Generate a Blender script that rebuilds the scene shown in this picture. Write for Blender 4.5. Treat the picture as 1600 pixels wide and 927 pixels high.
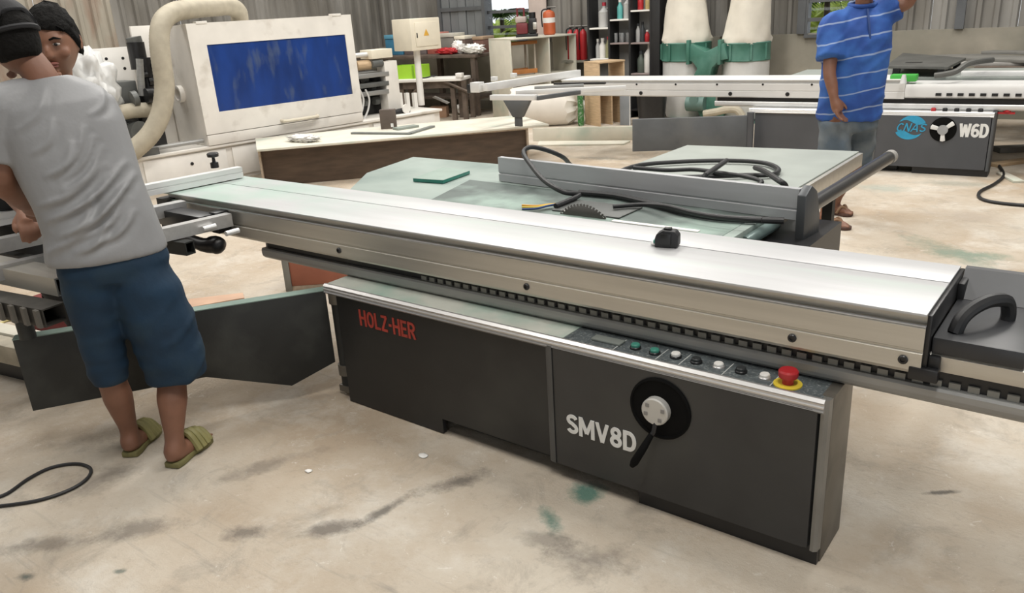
import bpy, bmesh, math, random
import numpy as np
from mathutils import Vector, Matrix, noise as mnoise

random.seed(7)
scene = bpy.context.scene
for o in list(bpy.data.objects):
    bpy.data.objects.remove(o)
C = scene.collection

# ------------------------------------------------------------------ camera
PXC = (800.0, 463.5); PXF = 1250.8; EYE = 1.6
RM = np.array([[0.7947435, 0.1630194, -0.5846430],
               [0.6043046, -0.3022896, 0.7371817],
               [-0.0565566, -0.9391729, -0.3387561]])
cd = bpy.data.cameras.new('camera'); cam = bpy.data.objects.new('camera', cd); C.objects.link(cam)
cd.sensor_width = 36.0; cd.sensor_fit = 'HORIZONTAL'; cd.lens = 36.0*PXF/1600.0
cd.clip_start = 0.05; cd.clip_end = 200
cm = Matrix.Identity(4)
for i in range(3):
    cm[i][0] = RM[i, 0]; cm[i][1] = -RM[i, 1]; cm[i][2] = -RM[i, 2]
cm[2][3] = EYE
cam.matrix_world = cm
scene.camera = cam

# ------------------------------------------------------------------ light
w = bpy.data.worlds.new('sky'); scene.world = w; w.use_nodes = True
bg = w.node_tree.nodes['Background']
bg.inputs[0].default_value = (0.90, 0.95, 1.0, 1); bg.inputs[1].default_value = 1.3
vs = scene.view_settings
vs.view_transform = 'Standard'; vs.look = 'None'; vs.gamma = 1.0; vs.use_curve_mapping = False
vs.exposure = 0.08

def overhead_lamp(x, y, sx, sy, power, col=(1, .97, .92)):  # soft area lamps added under the unseen roof for overhead light
    l = bpy.data.lights.new('overhead_fill_light', 'AREA'); l.shape = 'RECTANGLE'; l.size = sx; l.size_y = sy
    l.energy = power; l.color = col
    o = bpy.data.objects.new('overhead_fill_light', l); C.objects.link(o); o.location = (x, y, 5.7)
for sx_ in (-8.5, -4.3, -0.1):
    for sy_ in (0.6, 4.6, 8.6):
        overhead_lamp(sx_, sy_, 0.9, 2.6, 165 if sx_ > -1 or sy_ > 4 else 80)

# ------------------------------------------------------------------ pixel -> place
def ray(x, y):
    return RM @ np.array([x-PXC[0], y-PXC[1], PXF])
def P(x, y, z=0.0):
    d = ray(x, y); t = (z-EYE)/d[2]
    return Vector((t*d[0], t*d[1], z))
def PY(x, y, Y):
    d = ray(x, y); t = Y/d[1]
    return Vector((t*d[0], Y, EYE+t*d[2]))
def PX(x, y, X):
    d = ray(x, y); t = X/d[0]
    return Vector((X, t*d[1], EYE+t*d[2]))
class VP:
    """a vertical plane in the place: through point a (on the floor), turned by yaw degrees from the X axis"""
    def __init__(s, a, yaw=None):
        s.a = Vector((a[0], a[1], 0))
        if yaw is None:
            s.yaw = math.atan2(-a[0], a[1])*1.0
        else:
            s.yaw = math.radians(yaw)
        s.d = Vector((math.cos(s.yaw), math.sin(s.yaw), 0)); s.n = Vector((-s.d.y, s.d.x, 0))
    def w(s, x, y, off=0.0):
        d = Vector(ray(x, y)); o = Vector((0, 0, EYE))
        t = ((s.a+s.n*off)-o).dot(s.n)/d.dot(s.n)
        return o+d*t
    def l(s, x, y, off=0.0):
        p = s.w(x, y, off)-s.a
        return Vector((p.dot(s.d), p.dot(s.n), p.z))
    def rect(s, x0, y0, x1, y1, off=0.0):
        ym = (y0+y1)/2; xm = (x0+x1)/2
        return s.l(x0, ym, off).x, s.l(x1, ym, off).x, s.l(xm, y1, off).z, s.l(xm, y0, off).z

# ------------------------------------------------------------------ materials
MATS = {}
def mat(name, col, rough=.6, metal=0.0, var=.12, scale=6.0, bump=0.0, bscale=60.0, col2=None, mix=.5, msize=3.0,
        streak=None, emis=None, alpha=None, trans=0.0, spec=.5, mdet=6.0, sharp=.12):
    """principled paint with a little uneven tone, optional second colour laid on in patches (dust, wear) and fine relief"""
    if name in MATS: return MATS[name]
    m = bpy.data.materials.new(name); m.use_nodes = True; nt = m.node_tree; N = nt.nodes; L = nt.links
    b = N['Principled BSDF']
    b.inputs['Roughness'].default_value = rough; b.inputs['Metallic'].default_value = metal
    b.inputs['Specular IOR Level'].default_value = spec
    b.inputs['Transmission Weight'].default_value = trans
    tc = N.new('ShaderNodeTexCoord')
    src = tc.outputs['Object']
    if streak:
        mp = N.new('ShaderNodeMapping'); mp.inputs['Scale'].default_value = streak
        L.new(src, mp.inputs[0]); src1 = mp.outputs[0]
    else: src1 = src
    nz = N.new('ShaderNodeTexNoise'); nz.inputs['Scale'].default_value = scale; nz.inputs['Detail'].default_value = 6
    L.new(src1, nz.inputs['Vector'])
    cr = N.new('ShaderNodeValToRGB')
    lo = tuple(max(0, c*(1-var)) for c in col); hi = tuple(min(1, c*(1+var)) for c in col)
    cr.color_ramp.elements[0].color = (*lo, 1); cr.color_ramp.elements[1].color = (*hi, 1)
    cr.color_ramp.elements[0].position = .3; cr.color_ramp.elements[1].position = .7
    L.new(nz.outputs[0], cr.inputs[0]); out = cr.outputs[0]
    if col2 is not None:
        n2 = N.new('ShaderNodeTexNoise'); n2.inputs['Scale'].default_value = msize; n2.inputs['Detail'].default_value = mdet
        L.new(src1, n2.inputs['Vector'])
        r2 = N.new('ShaderNodeMapRange'); r2.inputs[1].default_value = mix-sharp; r2.inputs[2].default_value = mix+sharp
        L.new(n2.outputs[0], r2.inputs[0])
        mx = N.new('ShaderNodeMix'); mx.data_type = 'RGBA'
        L.new(r2.outputs[0], mx.inputs[0]); L.new(out, mx.inputs[6]); mx.inputs[7].default_value = (*col2, 1)
        out = mx.outputs[2]
    L.new(out, b.inputs['Base Color'])
    if bump:
        n3 = N.new('ShaderNodeTexNoise'); n3.inputs['Scale'].default_value = bscale; n3.inputs['Detail'].default_value = 4
        L.new(src1, n3.inputs['Vector'])
        bp = N.new('ShaderNodeBump'); bp.inputs['Strength'].default_value = bump; bp.inputs['Distance'].default_value = .01
        L.new(n3.outputs[0], bp.inputs['Height']); L.new(bp.outputs[0], b.inputs['Normal'])
    if emis:
        b.inputs['Emission Color'].default_value = (*emis[0], 1); b.inputs['Emission Strength'].default_value = emis[1]
    if alpha is not None: b.inputs['Alpha'].default_value = alpha
    MATS[name] = m
    return m

ALU = mat('aluminium', (.60, .59, .58), .36, .75, .06, 5, .05, 40, streak=(.4, 10, 10))
ALU_TOP = mat('aluminium_dusty_top', (.50, .50, .505), .46, .30, .06, 4, .04, 60, streak=(.5, 5, 5), col2=(.52, .60, .55), mix=.66, msize=1.1)
ALU_W = mat('aluminium_warm', (.56, .54, .49), .40, .8, .08, 4, .06, 30, streak=(.35, 9, 9))
ALU_D = mat('rail_grey', (.33, .33, .32), .45, .5, .12, 4, .05, 40, streak=(.35, 8, 8))
ALU_L = mat('aluminium_light', (.72, .72, .71), .4, .35, .05, 5)
CHAR = mat('charcoal_paint', (.030, .030, .030), .42, 0, .25, 3, .03, 120, col2=(.042, .042, .038), mix=.62, msize=2.2)
CHAR2 = mat('charcoal_shaded', (.014, .014, .014), .45, 0, .25, 3, .03, 120, col2=(.032, .032, .029), mix=.64, msize=2.0)  # cabinet charcoal darkened for the weaker light on the left panel
CHAR3 = mat('dusty_black_steel', (.016, .017, .016), .6, 0, .3, 4, .05, 90, col2=(.038, .040, .036), mix=.62, msize=5)
SLATE = mat('slate_paint', (.070, .073, .080), .5, 0, .12, 3)
SLATE2 = mat('slate_panel', (.085, .09, .095), .6, 0, .18, 4, col2=(.12, .12, .115), mix=.6)
BLACK = mat('black_plastic', (.012, .012, .013), .38, 0, .2, 20)
MATTEB = mat('matte_black', (.0035, .0035, .0035), .75, 0, .2, 20, spec=.12)
BLACKR = mat('black_rubber', (.013, .013, .014), .5, 0, .2, 20)
STEELB = mat('bare_brown_steel', (.16, .145, .12), .45, .4, .25, 5, col2=(.06, .055, .05), mix=.6, msize=6)
LEDGE_G = mat('ledge_green_dust', (.52, .53, .47), .7, .1, .10, 8, .05, 80, col2=(.24, .40, .33), mix=.5, msize=2.6)
LEDGE_B = mat('control_panel_grey', (.085, .10, .105), .6, .1, .3, 40, .1, 120, col2=(.28, .30, .29), mix=.66, msize=120, mdet=2)
GREENT = mat('green_dust_table', (.29, .345, .315), .6, .1, .10, 5, .04, 60, col2=(.17, .22, .20), mix=.58, msize=2.5)
GREEND = mat('dark_dusty_iron', (.10, .125, .115), .6, .2, .2, 7, .04, 60, col2=(.26, .34, .30), mix=.56, msize=4)
GREYT = mat('grey_table', (.30, .325, .30), .6, .1, .08, 5, .03, 60)
WHITEP = mat('white_machine_paint', (.74, .71, .66), .5, 0, .06, 4, .02, 60, col2=(.42, .37, .31), mix=.70, msize=3.5)
WHITE = mat('white_plain', (.78, .76, .72), .55, 0, .05, 6)
CREAM = mat('cream_paint', (.76, .70, .57), .5, 0, .05, 6)
BLUEW = mat('blue_window', (.008, .038, .19), .3, 0, .3, 4, .0, col2=(.10, .13, .17), mix=.68, msize=6, streak=(1, 1, .35))
HOSE = mat('beige_hose', (.40, .36, .28), .7, 0, .1, 12)
BROWN = mat('brown_laminate', (.085, .055, .035), .55, 0, .25, 5, streak=(1, 1, 5))
TANW = mat('raw_plywood', (.50, .36, .22), .65, 0, .14, 8, .05, 60, streak=(1, 1, 7))
PLY = mat('pale_board', (.62, .59, .50), .7, 0, .08, 4, .03, 60, col2=(.45, .50, .42), mix=.62, msize=2.5)
EDGE = mat('board_edge', (.42, .34, .26), .7, 0, .2, 30)
ORANGEW = mat('orange_wood', (.42, .17, .05), .5, 0, .2, 6)
DKWOOD = mat('dark_old_wood', (.10, .075, .058), .75, 0, .3, 8, .1, 30)
RED = mat('red_paint', (.42, .02, .025), .4, 0, .1, 6)
REDT = mat('red_lettering', (.36, .045, .03), .55, 0, .2, 30)
WTXT = mat('white_lettering', (.72, .72, .70), .5, 0, .05, 20)
YEL = mat('yellow_disc', (.72, .55, .05), .5, 0, .08, 20)
TEALB = mat('green_button', (.05, .24, .18), .4, 0, .1, 20)
GLASSG = mat('green_glass_sheet', (.40, .50, .45), .15, 0, .05, 10)
GLASSE = mat('green_glass_edge', (.02, .16, .12), .2, 0, .1, 10)
DCG = mat('collector_green', (.045, .15, .11), .45, 0, .12, 6, col2=(.10, .22, .18), mix=.6)
CANVAS = mat('canvas_bag', (.62, .58, .50), .85, 0, .08, 5, .25, 9)
CLEAR = mat('milky_plastic', (.74, .74, .72), .35, 0, .06, 6, .2, 14, trans=.25)
MOTOR = mat('motor_grey', (.12, .125, .12), .5, .2, .2, 8)
SKIN1 = mat('skin_brown', (.20, .092, .056), .55, 0, .1, 14, .05, 120)
SKIN2 = mat('skin_dark', (.19, .085, .05), .5, 0, .12, 14, .05, 120)
SKIN3 = mat('skin_warm', (.27, .13, .08), .5, 0, .08, 14, .03, 120)
HAIR = mat('black_hair', (.007, .0065, .006), .8, 0, .3, 60, .6, 90, spec=.15)
EYEW = mat('eye_white', (.40, .35, .31), .3, 0, .02)
LIP = mat('lip', (.28, .10, .08), .5, 0, .1)

def end_dust(m, x0, x1, col, amt):
    """green sanding dust lying towards one end of a long part"""
    nt = m.node_tree; N = nt.nodes; L = nt.links; b = N['Principled BSDF']; src = b.inputs['Base Color'].links[0].from_socket
    tc = N.new('ShaderNodeTexCoord'); sx = N.new('ShaderNodeSeparateXYZ'); L.new(tc.outputs['Object'], sx.inputs[0])
    r = N.new('ShaderNodeMapRange'); r.inputs[1].default_value = x1; r.inputs[2].default_value = x0; L.new(sx.outputs[0], r.inputs[0])
    nz = N.new('ShaderNodeTexNoise'); nz.inputs['Scale'].default_value = 4; nz.inputs['Detail'].default_value = 8; L.new(tc.outputs['Object'], nz.inputs['Vector'])
    r2 = N.new('ShaderNodeMapRange'); r2.inputs[1].default_value = .35; r2.inputs[2].default_value = .62; L.new(nz.outputs[0], r2.inputs[0])
    ml = N.new('ShaderNodeMath'); ml.operation = 'MULTIPLY'; L.new(r.outputs[0], ml.inputs[0]); L.new(r2.outputs[0], ml.inputs[1])
    m2 = N.new('ShaderNodeMath'); m2.operation = 'MULTIPLY'; L.new(ml.outputs[0], m2.inputs[0]); m2.inputs[1].default_value = amt
    mx = N.new('ShaderNodeMix'); mx.data_type = 'RGBA'; L.new(m2.outputs[0], mx.inputs[0]); L.new(src, mx.inputs[6]); mx.inputs[7].default_value = (*col, 1); L.new(mx.outputs[2], b.inputs['Base Color'])
end_dust(ALU_TOP, -1.3, .2, (.36, .52, .44), .85)

# ------------------------------------------------------------------ objects
ROOTM = {}
def tag(o, label=None, cat=None, group=None, kind=None):
    if label: o['label'] = label
    if cat: o['category'] = cat
    if group: o['group'] = group
    if kind: o['kind'] = kind
    return o
def thing(name, label, cat, loc=(0, 0, 0), yaw=0.0, group=None):
    o = bpy.data.objects.new(name, None); C.objects.link(o); o.empty_display_size = .1
    o.location = loc; o.rotation_euler = (0, 0, yaw)
    return tag(o, label, cat, group)
class MB:
    def __init__(s): s.bm = bmesh.new()
    def _xf(s, vs_, M):
        if M is not None:
            for v in vs_: v.co = M @ v.co
    def box(s, x0, x1, y0, y1, z0, z1, bev=0.0, M=None, seg=2):
        b = bmesh.new()
        vv = [b.verts.new((x, y, z)) for x in (x0, x1) for y in (y0, y1) for z in (z0, z1)]
        for f in ((0, 1, 3, 2), (4, 6, 7, 5), (0, 4, 5, 1), (2, 3, 7, 6), (0, 2, 6, 4), (1, 5, 7, 3)):
            b.faces.new([vv[i] for i in f])
        bmesh.ops.recalc_face_normals(b, faces=b.faces)
        if bev: bmesh.ops.bevel(b, geom=b.edges[:], offset=bev, segments=seg, affect='EDGES', profile=.5)
        s._xf(b.verts, M); s.join(b); return s
    def join(s, b):
        mp = {}
        for v in b.verts: mp[v] = s.bm.verts.new(v.co)
        for f in b.faces:
            try:
                nf = s.bm.faces.new([mp[v] for v in f.verts]); nf.smooth = f.smooth
            except ValueError: pass
        b.free()
    def prism(s, pts, axis, a0, a1, bev=0.0, M=None):
        """polygon pts (2-d) pushed along axis from a0 to a1"""
        b = bmesh.new()
        def mk(p, a):
            return {'x': (a, p[0], p[1]), 'y': (p[0], a, p[1]), 'z': (p[0], p[1], a)}[axis]
        A = [b.verts.new(mk(p, a0)) for p in pts]; B = [b.verts.new(mk(p, a1)) for p in pts]
        n_ = len(pts)
        b.faces.new(A); b.faces.new(B[::-1])
        for i in range(n_): b.faces.new([A[i], B[i], B[(i+1) % n_], A[(i+1) % n_]])
        bmesh.ops.recalc_face_normals(b, faces=b.faces)
        if bev: bmesh.ops.bevel(b, geom=b.edges[:], offset=bev, segments=2, affect='EDGES', profile=.5)
        s._xf(b.verts, M); s.join(b); return s
    def loft(s, rings, cap=True, closed=False):
        R_ = [[s.bm.verts.new(p) for p in r] for r in rings]
        n_ = len(R_[0]); rng = range(len(R_)) if closed else range(len(R_)-1)
        for i in rng:
            a, b = R_[i], R_[(i+1) % len(R_)]
            for j in range(n_):
                f = s.bm.faces.new([a[j], a[(j+1) % n_], b[(j+1) % n_], b[j]]); f.smooth = True
        if cap and not closed:
            s.bm.faces.new(R_[0][::-1]); s.bm.faces.new(R_[-1])
        return s
    def tube(s, path, r, n=10, closed=False, ribs=None):
        path = [Vector(p) for p in path]; rings = []
        rr = r if isinstance(r, (list, tuple)) else [r]*len(path)
        up = None; m_ = len(path)
        for i, p in enumerate(path):
            a = path[(i-1) % m_] if (closed or i > 0) else p; b = path[(i+1) % m_] if (closed or i < m_-1) else p
            t = (b-a).normalized()
            if up is None:
                up = t.orthogonal().normalized()
            up = (up-t*up.dot(t))
            if up.length < 1e-6: up = t.orthogonal()
            up.normalize(); sd = t.cross(up)
            rings.append([p+(up*math.cos(2*math.pi*k/n)+sd*math.sin(2*math.pi*k/n))*rr[i] for k in range(n)])
        return s.loft(rings, True, closed)
    def cyl(s, p0, p1, r0, r1=None, n=20):
        s.tube([p0, p1], [r0, r0 if r1 is None else r1], n)
        s.bm.faces.ensure_lookup_table(); return s
    def lathe(s, prof, c=(0, 0, 0), n=20, M=None):
        rings = []
        for r, z in prof:
            ring = [Vector((c[0]+r*math.cos(2*math.pi*k/n), c[1]+r*math.sin(2*math.pi*k/n), c[2]+z)) for k in range(n)]
            if M is not None: ring = [M @ p for p in ring]
            rings.append(ring)
        return s.loft(rings)
    def quadstrip(s, A, B):
        a = [s.bm.verts.new(p) for p in A]; b = [s.bm.verts.new(p) for p in B]
        for i in range(len(a)-1): s.bm.faces.new([a[i], a[i+1], b[i+1], b[i]])
        return s
    def build(s, name, m, parent=None, smooth=None, label=None, world=False, angle=35):
        me = bpy.data.meshes.new(name)
        bmesh.ops.recalc_face_normals(s.bm, faces=s.bm.faces)
        s.bm.to_mesh(me); s.bm.free()
        me.materials.append(m)
        o = bpy.data.objects.new(name, me); C.objects.link(o)
        if parent is not None: o.parent = parent
        if smooth is None: 
            me.set_sharp_from_angle(angle=math.radians(angle))
            me.polygons.foreach_set('use_smooth', [True]*len(me.polygons))
        elif smooth: me.polygons.foreach_set('use_smooth', [True]*len(me.polygons))
        if label: o['label'] = label
        return o
def dup(o, loc, parent=None, rot=None):
    c = o.copy(); C.objects.link(c); c.location = loc
    if parent is not None: c.parent = parent
    if rot is not None: c.rotation_euler = rot
    return c
def duptree(root, loc, label=None, yaw=None):
    r = root.copy(); C.objects.link(r); r.location = loc
    if yaw is not None: r.rotation_euler = (0, 0, yaw)
    if label: r['label'] = label
    for ch in [x for x in bpy.data.objects if x.parent == root]:
        c = ch.copy(); C.objects.link(c); c.parent = r
        for g in [x for x in bpy.data.objects if x.parent == ch]:
            d = g.copy(); C.objects.link(d); d.parent = c
    return r
def BX(name, m, parent, x0, x1, y0, y1, z0, z1, bev=0.0, M=None, label=None):
    return MB().box(x0, x1, y0, y1, z0, z1, bev, M).build(name, m, parent, label=label)
def catmull(pts, k=8, closed=False):
    pts = [Vector(p) for p in pts]; out = []; n_ = len(pts)
    segs = n_ if closed else n_-1
    for i in range(segs):
        g = (lambda j: pts[j % n_]) if closed else (lambda j: pts[max(0, min(n_-1, j))])
        p0, p1, p2, p3 = g(i-1), g(i), g(i+1), g(i+2)
        for s_ in range(k):
            t = s_/k
            out.append(.5*((2*p1)+(p2-p0)*t+(2*p0-5*p1+4*p2-p3)*t*t+(3*p1-p0-3*p2+p3)*t**3))
    if not closed: out.append(pts[-1])
    return out
def _arc(cx, cy, rx, ry, a0, a1, n=14):
    return [(cx+rx*math.cos(math.radians(a0+(a1-a0)*k/n)), cy+ry*math.sin(math.radians(a0+(a1-a0)*k/n))) for k in range(n+1)]
GLYPH = {
 'S': (.74, [_arc(.5, .72, .37, .185, 20, 265)+_arc(.5, .285, .38, .19, 85, -160)[1:]]),
 'M': (1.02, [[(.10, 0), (.10, 1)], [(.90, 0), (.90, 1)], [(.12, 1), (.5, .22)], [(.88, 1), (.5, .22)]]),
 'V': (.84, [[(.10, 1), (.5, .02)], [(.90, 1), (.5, .02)]]),
 '8': (.74, [_arc(.5, .725, .31, .19, 0, 360, 20), _arc(.5, .29, .36, .205, 0, 360, 20)]),
 'D': (.80, [[(.13, 0), (.13, 1)], [(.13, .905), (.45, .905)]+_arc(.45, .5, .42, .405, 90, -90)+[(.13, .095)]]),
 'W': (1.10, [[(.08, 1), (.27, .02)], [(.27, .02), (.5, .92)], [(.5, .92), (.73, .02)], [(.73, .02), (.92, 1)]]),
 '6': (.74, [_arc(.5, .32, .37, .22, 0, 360, 20), _arc(.56, .5, .44, .405, 50, 190)]),
 'H': (.74, [[(.13, 0), (.13, 1)], [(.87, 0), (.87, 1)], [(.13, .5), (.87, .5)]]),
 'O': (.74, [_arc(.5, .5, .38, .41, 0, 360, 24)]),
 'L': (.60, [[(.15, 1), (.15, 0)], [(.05, .09), (1, .09)]]),
 'Z': (.66, [[(.04, .91), (.96, .91)], [(.88, .9), (.12, .1)], [(.04, .09), (.96, .09)]]),
 '-': (.36, [[(.1, .48), (.9, .48)]]),
 'E': (.62, [[(.15, 0), (.15, 1)], [(.1, .91), (.98, .91)], [(.1, .5), (.9, .5)], [(.1, .09), (.98, .09)]]),
 'R': (.72, [[(.13, 0), (.13, 1)], [(.13, .91), (.5, .91)]+_arc(.5, .70, .36, .21, 90, -90)+[(.13, .49)], [(.5, .48), (.9, 0)]]),
 'C': (.76, [_arc(.52, .5, .40, .41, 42, 318, 20)]),
 'N': (.78, [[(.12, 0), (.12, 1)], [(.88, 0), (.88, 1)], [(.12, .98), (.88, .02)]]),
 'A': (.86, [[(.06, 0), (.5, .99)], [(.94, 0), (.5, .99)], [(.25, .3), (.75, .3)]]),
}
def text(name, body, m, parent, x0, x1, z0, z1, y, bold=.2, shear=0.0, depth=.002, label=None):
    """flat stroke lettering fitted into x0..x1, z0..z1 on the plane y, read from -y"""
    gap = .10; tot = sum(GLYPH[c][0] for c in body)+gap*(len(body)-1); H_ = z1-z0; sx = (x1-x0)/tot
    t = bold*H_*.5; mb = MB(); cx = 0.0
    for c in body:
        wd, lines = GLYPH[c]
        for li, ln in enumerate(lines):
            dp_ = depth+.0003*li
            pts = [Vector((x0+(cx+p[0]*wd)*sx, 0, z0+p[1]*H_)) for p in ln]
            closed = (pts[0]-pts[-1]).length < 1e-6
            if closed: pts = pts[:-1]
            n_ = len(pts); Lq, Rq = [], []
            for i, p in enumerate(pts):
                a = pts[i-1] if (i > 0 or closed) else p; b_ = pts[(i+1) % n_] if (i < n_-1 or closed) else p
                d = (b_-a).normalized(); nn = Vector((-d.z, 0, d.x))*t
                Lq.append(p+nn); Rq.append(p-nn)
            rng = range(n_) if closed else range(n_-1)
            for i in rng:
                j = (i+1) % n_
                q = []
                for P_ in (Lq[i], Lq[j], Rq[j], Rq[i]):
                    P_ = Vector((P_.x+shear*(P_.z-z0), 0, max(z0, min(z1, P_.z)))); q.append(P_)
                f = [mb.bm.verts.new((p.x, y-dp_, p.z)) for p in q]; b2 = [mb.bm.verts.new((p.x, y, p.z)) for p in q]
                mb.bm.faces.new(f); 
                for k in range(4): mb.bm.faces.new([f[k], f[(k+1) % 4], b2[(k+1) % 4], b2[k]])
        cx += wd+gap
    return mb.build(name, m, parent, smooth=False, label=label)
# ================================================================== THE SETTING
def floor_material():
    m = bpy.data.materials.new('stained_concrete'); m.use_nodes = True; nt = m.node_tree; N = nt.nodes; L = nt.links
    b = N['Principled BSDF']; b.inputs['Roughness'].default_value = .72; b.inputs['Specular IOR Level'].default_value = .35
    geo = N.new('ShaderNodeTexCoord'); pos = geo.outputs['Object']
    def noise(sc, det=6, rough=.6, vec=None, dist=0.0):
        n_ = N.new('ShaderNodeTexNoise'); n_.inputs['Scale'].default_value = sc; n_.inputs['Detail'].default_value = det
        n_.inputs['Roughness'].default_value = rough; n_.inputs['Distortion'].default_value = dist
        L.new(vec or pos, n_.inputs['Vector']); return n_.outputs[0]
    def rng(v, a, b_, c=0.0, d=1.0):
        r = N.new('ShaderNodeMapRange'); r.inputs[1].default_value = a; r.inputs[2].default_value = b_
        r.inputs[3].default_value = c; r.inputs[4].default_value = d; L.new(v, r.inputs[0]); return r.outputs[0]
    def math_(op, a, b_=None):
        n_ = N.new('ShaderNodeMath'); n_.operation = op
        for i, v in enumerate((a, b_)):
            if v is None: continue
            if isinstance(v, (int, float)): n_.inputs[i].default_value = v
            else: L.new(v, n_.inputs[i])
        return n_.outputs[0]
    def mix(f_, a, col):
        n_ = N.new('ShaderNodeMix'); n_.data_type = 'RGBA'; L.new(f_, n_.inputs[0])
        if isinstance(a, tuple): n_.inputs[6].default_value = (*a, 1)
        else: L.new(a, n_.inputs[6])
        n_.inputs[7].default_value = (*col, 1); return n_.outputs[2]
    col = mix(rng(noise(.9, 8, .65), .38, .62), (.56, .50, .415), (.42, .335, .245))
    col = mix(rng(noise(2.3, 8, .7), .50, .68, 0, .6), col, (.66, .63, .57))
    col = mix(rng(noise(4.2, 8, .75, dist=.6), .53, .70, 0, .6), col, (.29, .255, .21))
    col = mix(rng(noise(26, 8, .8), .56, .70, 0, .35), col, (.25, .21, .17))
    col = mix(rng(noise(15, 6, .8, dist=1.0), .62, .66, 0, .5), col, (.72, .69, .63))
    # trowel marks running across the slab
    mp = N.new('ShaderNodeMapping'); mp.inputs['Rotation'].default_value = (0, 0, .5); mp.inputs['Scale'].default_value = (2.2, 34, 1)
    L.new(pos, mp.inputs[0])
    col = mix(math_('MULTIPLY', rng(noise(1.0, 5, .6, mp.outputs[0]), .57, .70, 0, .55), rng(noise(.7, 3), .45, .6)), col, (.30, .27, .23))
    warp = noise(5.5, 8, .75); fine = noise(20, 6, .75)
    def stain(p, q, wid, colr, amt=.8, soft=.9, rag=.5):
        """dark or green mark along the line p-q on the floor"""
        nonlocal col
        p = Vector((p[0], p[1])); q = Vector((q[0], q[1])); c_ = (p+q)/2; d = q-p; ln = max(d.length/2, .001); a = math.atan2(d.y, d.x)
        m1 = N.new('ShaderNodeMapping'); m1.vector_type = 'TEXTURE'
        m1.inputs['Location'].default_value = (c_.x, c_.y, 0); m1.inputs['Rotation'].default_value = (0, 0, a)
        m1.inputs['Scale'].default_value = (ln+wid*.3, wid, 1); L.new(pos, m1.inputs[0])
        le = N.new('ShaderNodeVectorMath'); le.operation = 'LENGTH'; L.new(m1.outputs[0], le.inputs[0])
        v = math_('ADD', le.outputs['Value'], math_('MULTIPLY', math_('SUBTRACT', warp, .5), rag*6))
        v = math_('ADD', v, math_('MULTIPLY', math_('SUBTRACT', fine, .5), rag*2.4))
        col = mix(rng(v, 1.15, 1.15-soft, 0, amt), col, colr)
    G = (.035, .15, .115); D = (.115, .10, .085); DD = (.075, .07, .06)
    def pp(a, b_): return P(a[0], a[1]), P(b_[0], b_[1])
    for a, b_, wd, cc, am in (
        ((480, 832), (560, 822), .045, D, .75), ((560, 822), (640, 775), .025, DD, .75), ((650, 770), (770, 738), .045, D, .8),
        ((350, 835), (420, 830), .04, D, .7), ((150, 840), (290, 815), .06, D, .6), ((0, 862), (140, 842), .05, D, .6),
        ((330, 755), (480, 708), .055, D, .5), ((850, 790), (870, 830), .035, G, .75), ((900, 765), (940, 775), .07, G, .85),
        ((860, 870), (990, 880), .09, D, .6), ((820, 840), (900, 850), .05, D, .5), ((30, 900), (50, 905), .022, (.07, .09, .08), .85),
        ((178, 893), (198, 893), .014, (.10, .13, .11), .75), ((60, 770), (200, 740), .12, D, .45), ((100, 700), (300, 660), .10, D, .4),
        ((1420, 372), (1560, 420), .12, (.14, .22, .17), .55), ((1480, 395), (1590, 405), .10, (.16, .26, .20), .6),
        ((1440, 772), (1500, 768), .012, DD, .8), ((1020, 232), (1110, 238), .10, (.09, .10, .08), .8), ((880, 245), (1010, 250), .10, (.12, .12, .10), .55),
        ((1340, 290), (1420, 300), .16, (.30, .36, .32), .5), ((1450, 330), (1560, 345), .18, (.36, .30, .25), .4), ((1430, 285), (1560, 290), .12, (.25, .27, .23), .5)):
        stain(*pp(a, b_), wd, cc, am)
    L.new(col, b.inputs['Base Color'])
    bp = N.new('ShaderNodeBump'); bp.inputs['Strength'].default_value = .6; bp.inputs['Distance'].default_value = .01
    L.new(math_('ADD', noise(38, 8, .75), math_('MULTIPLY', warp, 2.0)), bp.inputs['Height']); L.new(bp.outputs[0], b.inputs['Normal'])
    return m
def struct(name, mb, m, parent=None, **k):
    o = mb.build(name, m, parent, **k)
    if parent is None: o['kind'] = 'structure'
    return o
struct('floor', MB().box(-13, 7, -5, 13.5, -.2, 0), floor_material())

SHEET = mat('corrugated_steel', (.15, .14, .122), .7, .15, .25, 2.5, .1, 30, streak=(1, 1, .25), col2=(.27, .26, .24), mix=.56, msize=2.0)
SHEETL = mat('corrugated_steel_rusty', (.34, .31, .255), .75, .1, .15, 3, .1, 30, streak=(1, 1, .3), col2=(.24, .16, .115), mix=.60, msize=4.5)
CONC = mat('raw_concrete_wall', (.30, .275, .225), .85, 0, .18, 2.0, .3, 14, col2=(.19, .185, .15), mix=.52, msize=.9)
WINF = mat('window_steel', (.10, .105, .11), .55, .2, .15, 5)
def sheets(parent, u0, u1, z0, z1, m, pitch=.19, wid=.95, y=0.0):
    n_ = max(1, round((u1-u0)/wid)); wd = (u1-u0)/n_
    for k in range(n_):
        a = u0+k*wd; pts = []; x = a; kk = max(2, round(wd/pitch)); pt = wd/kk
        for j in range(kk):
            for fx, dy in ((0, .0), (.52, .0), (.62, -.032), (.86, -.032), (.96, .0)):
                pts.append((a+(j+fx)*pt, dy))
        pts.append((a+wd-.002, 0.0))
        jit = random.uniform(-.006, .006)
        mb = MB(); mb.quadstrip([Vector((p[0], y+p[1]+jit, z0)) for p in pts], [Vector((p[0], y+p[1]+jit, z1)) for p in pts])
        o = mb.build('corrugated_sheet', m, parent, smooth=False)
        md = o.modifiers.new('thick', 'SOLIDIFY'); md.thickness = .003
WB = VP((-3, 11.25), 4)
CT = 1.06
u_w1a, u_w1b = WB.rect(760, 0, 831, 60)[:2]; zw1 = WB.l(796, 60).z
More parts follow.
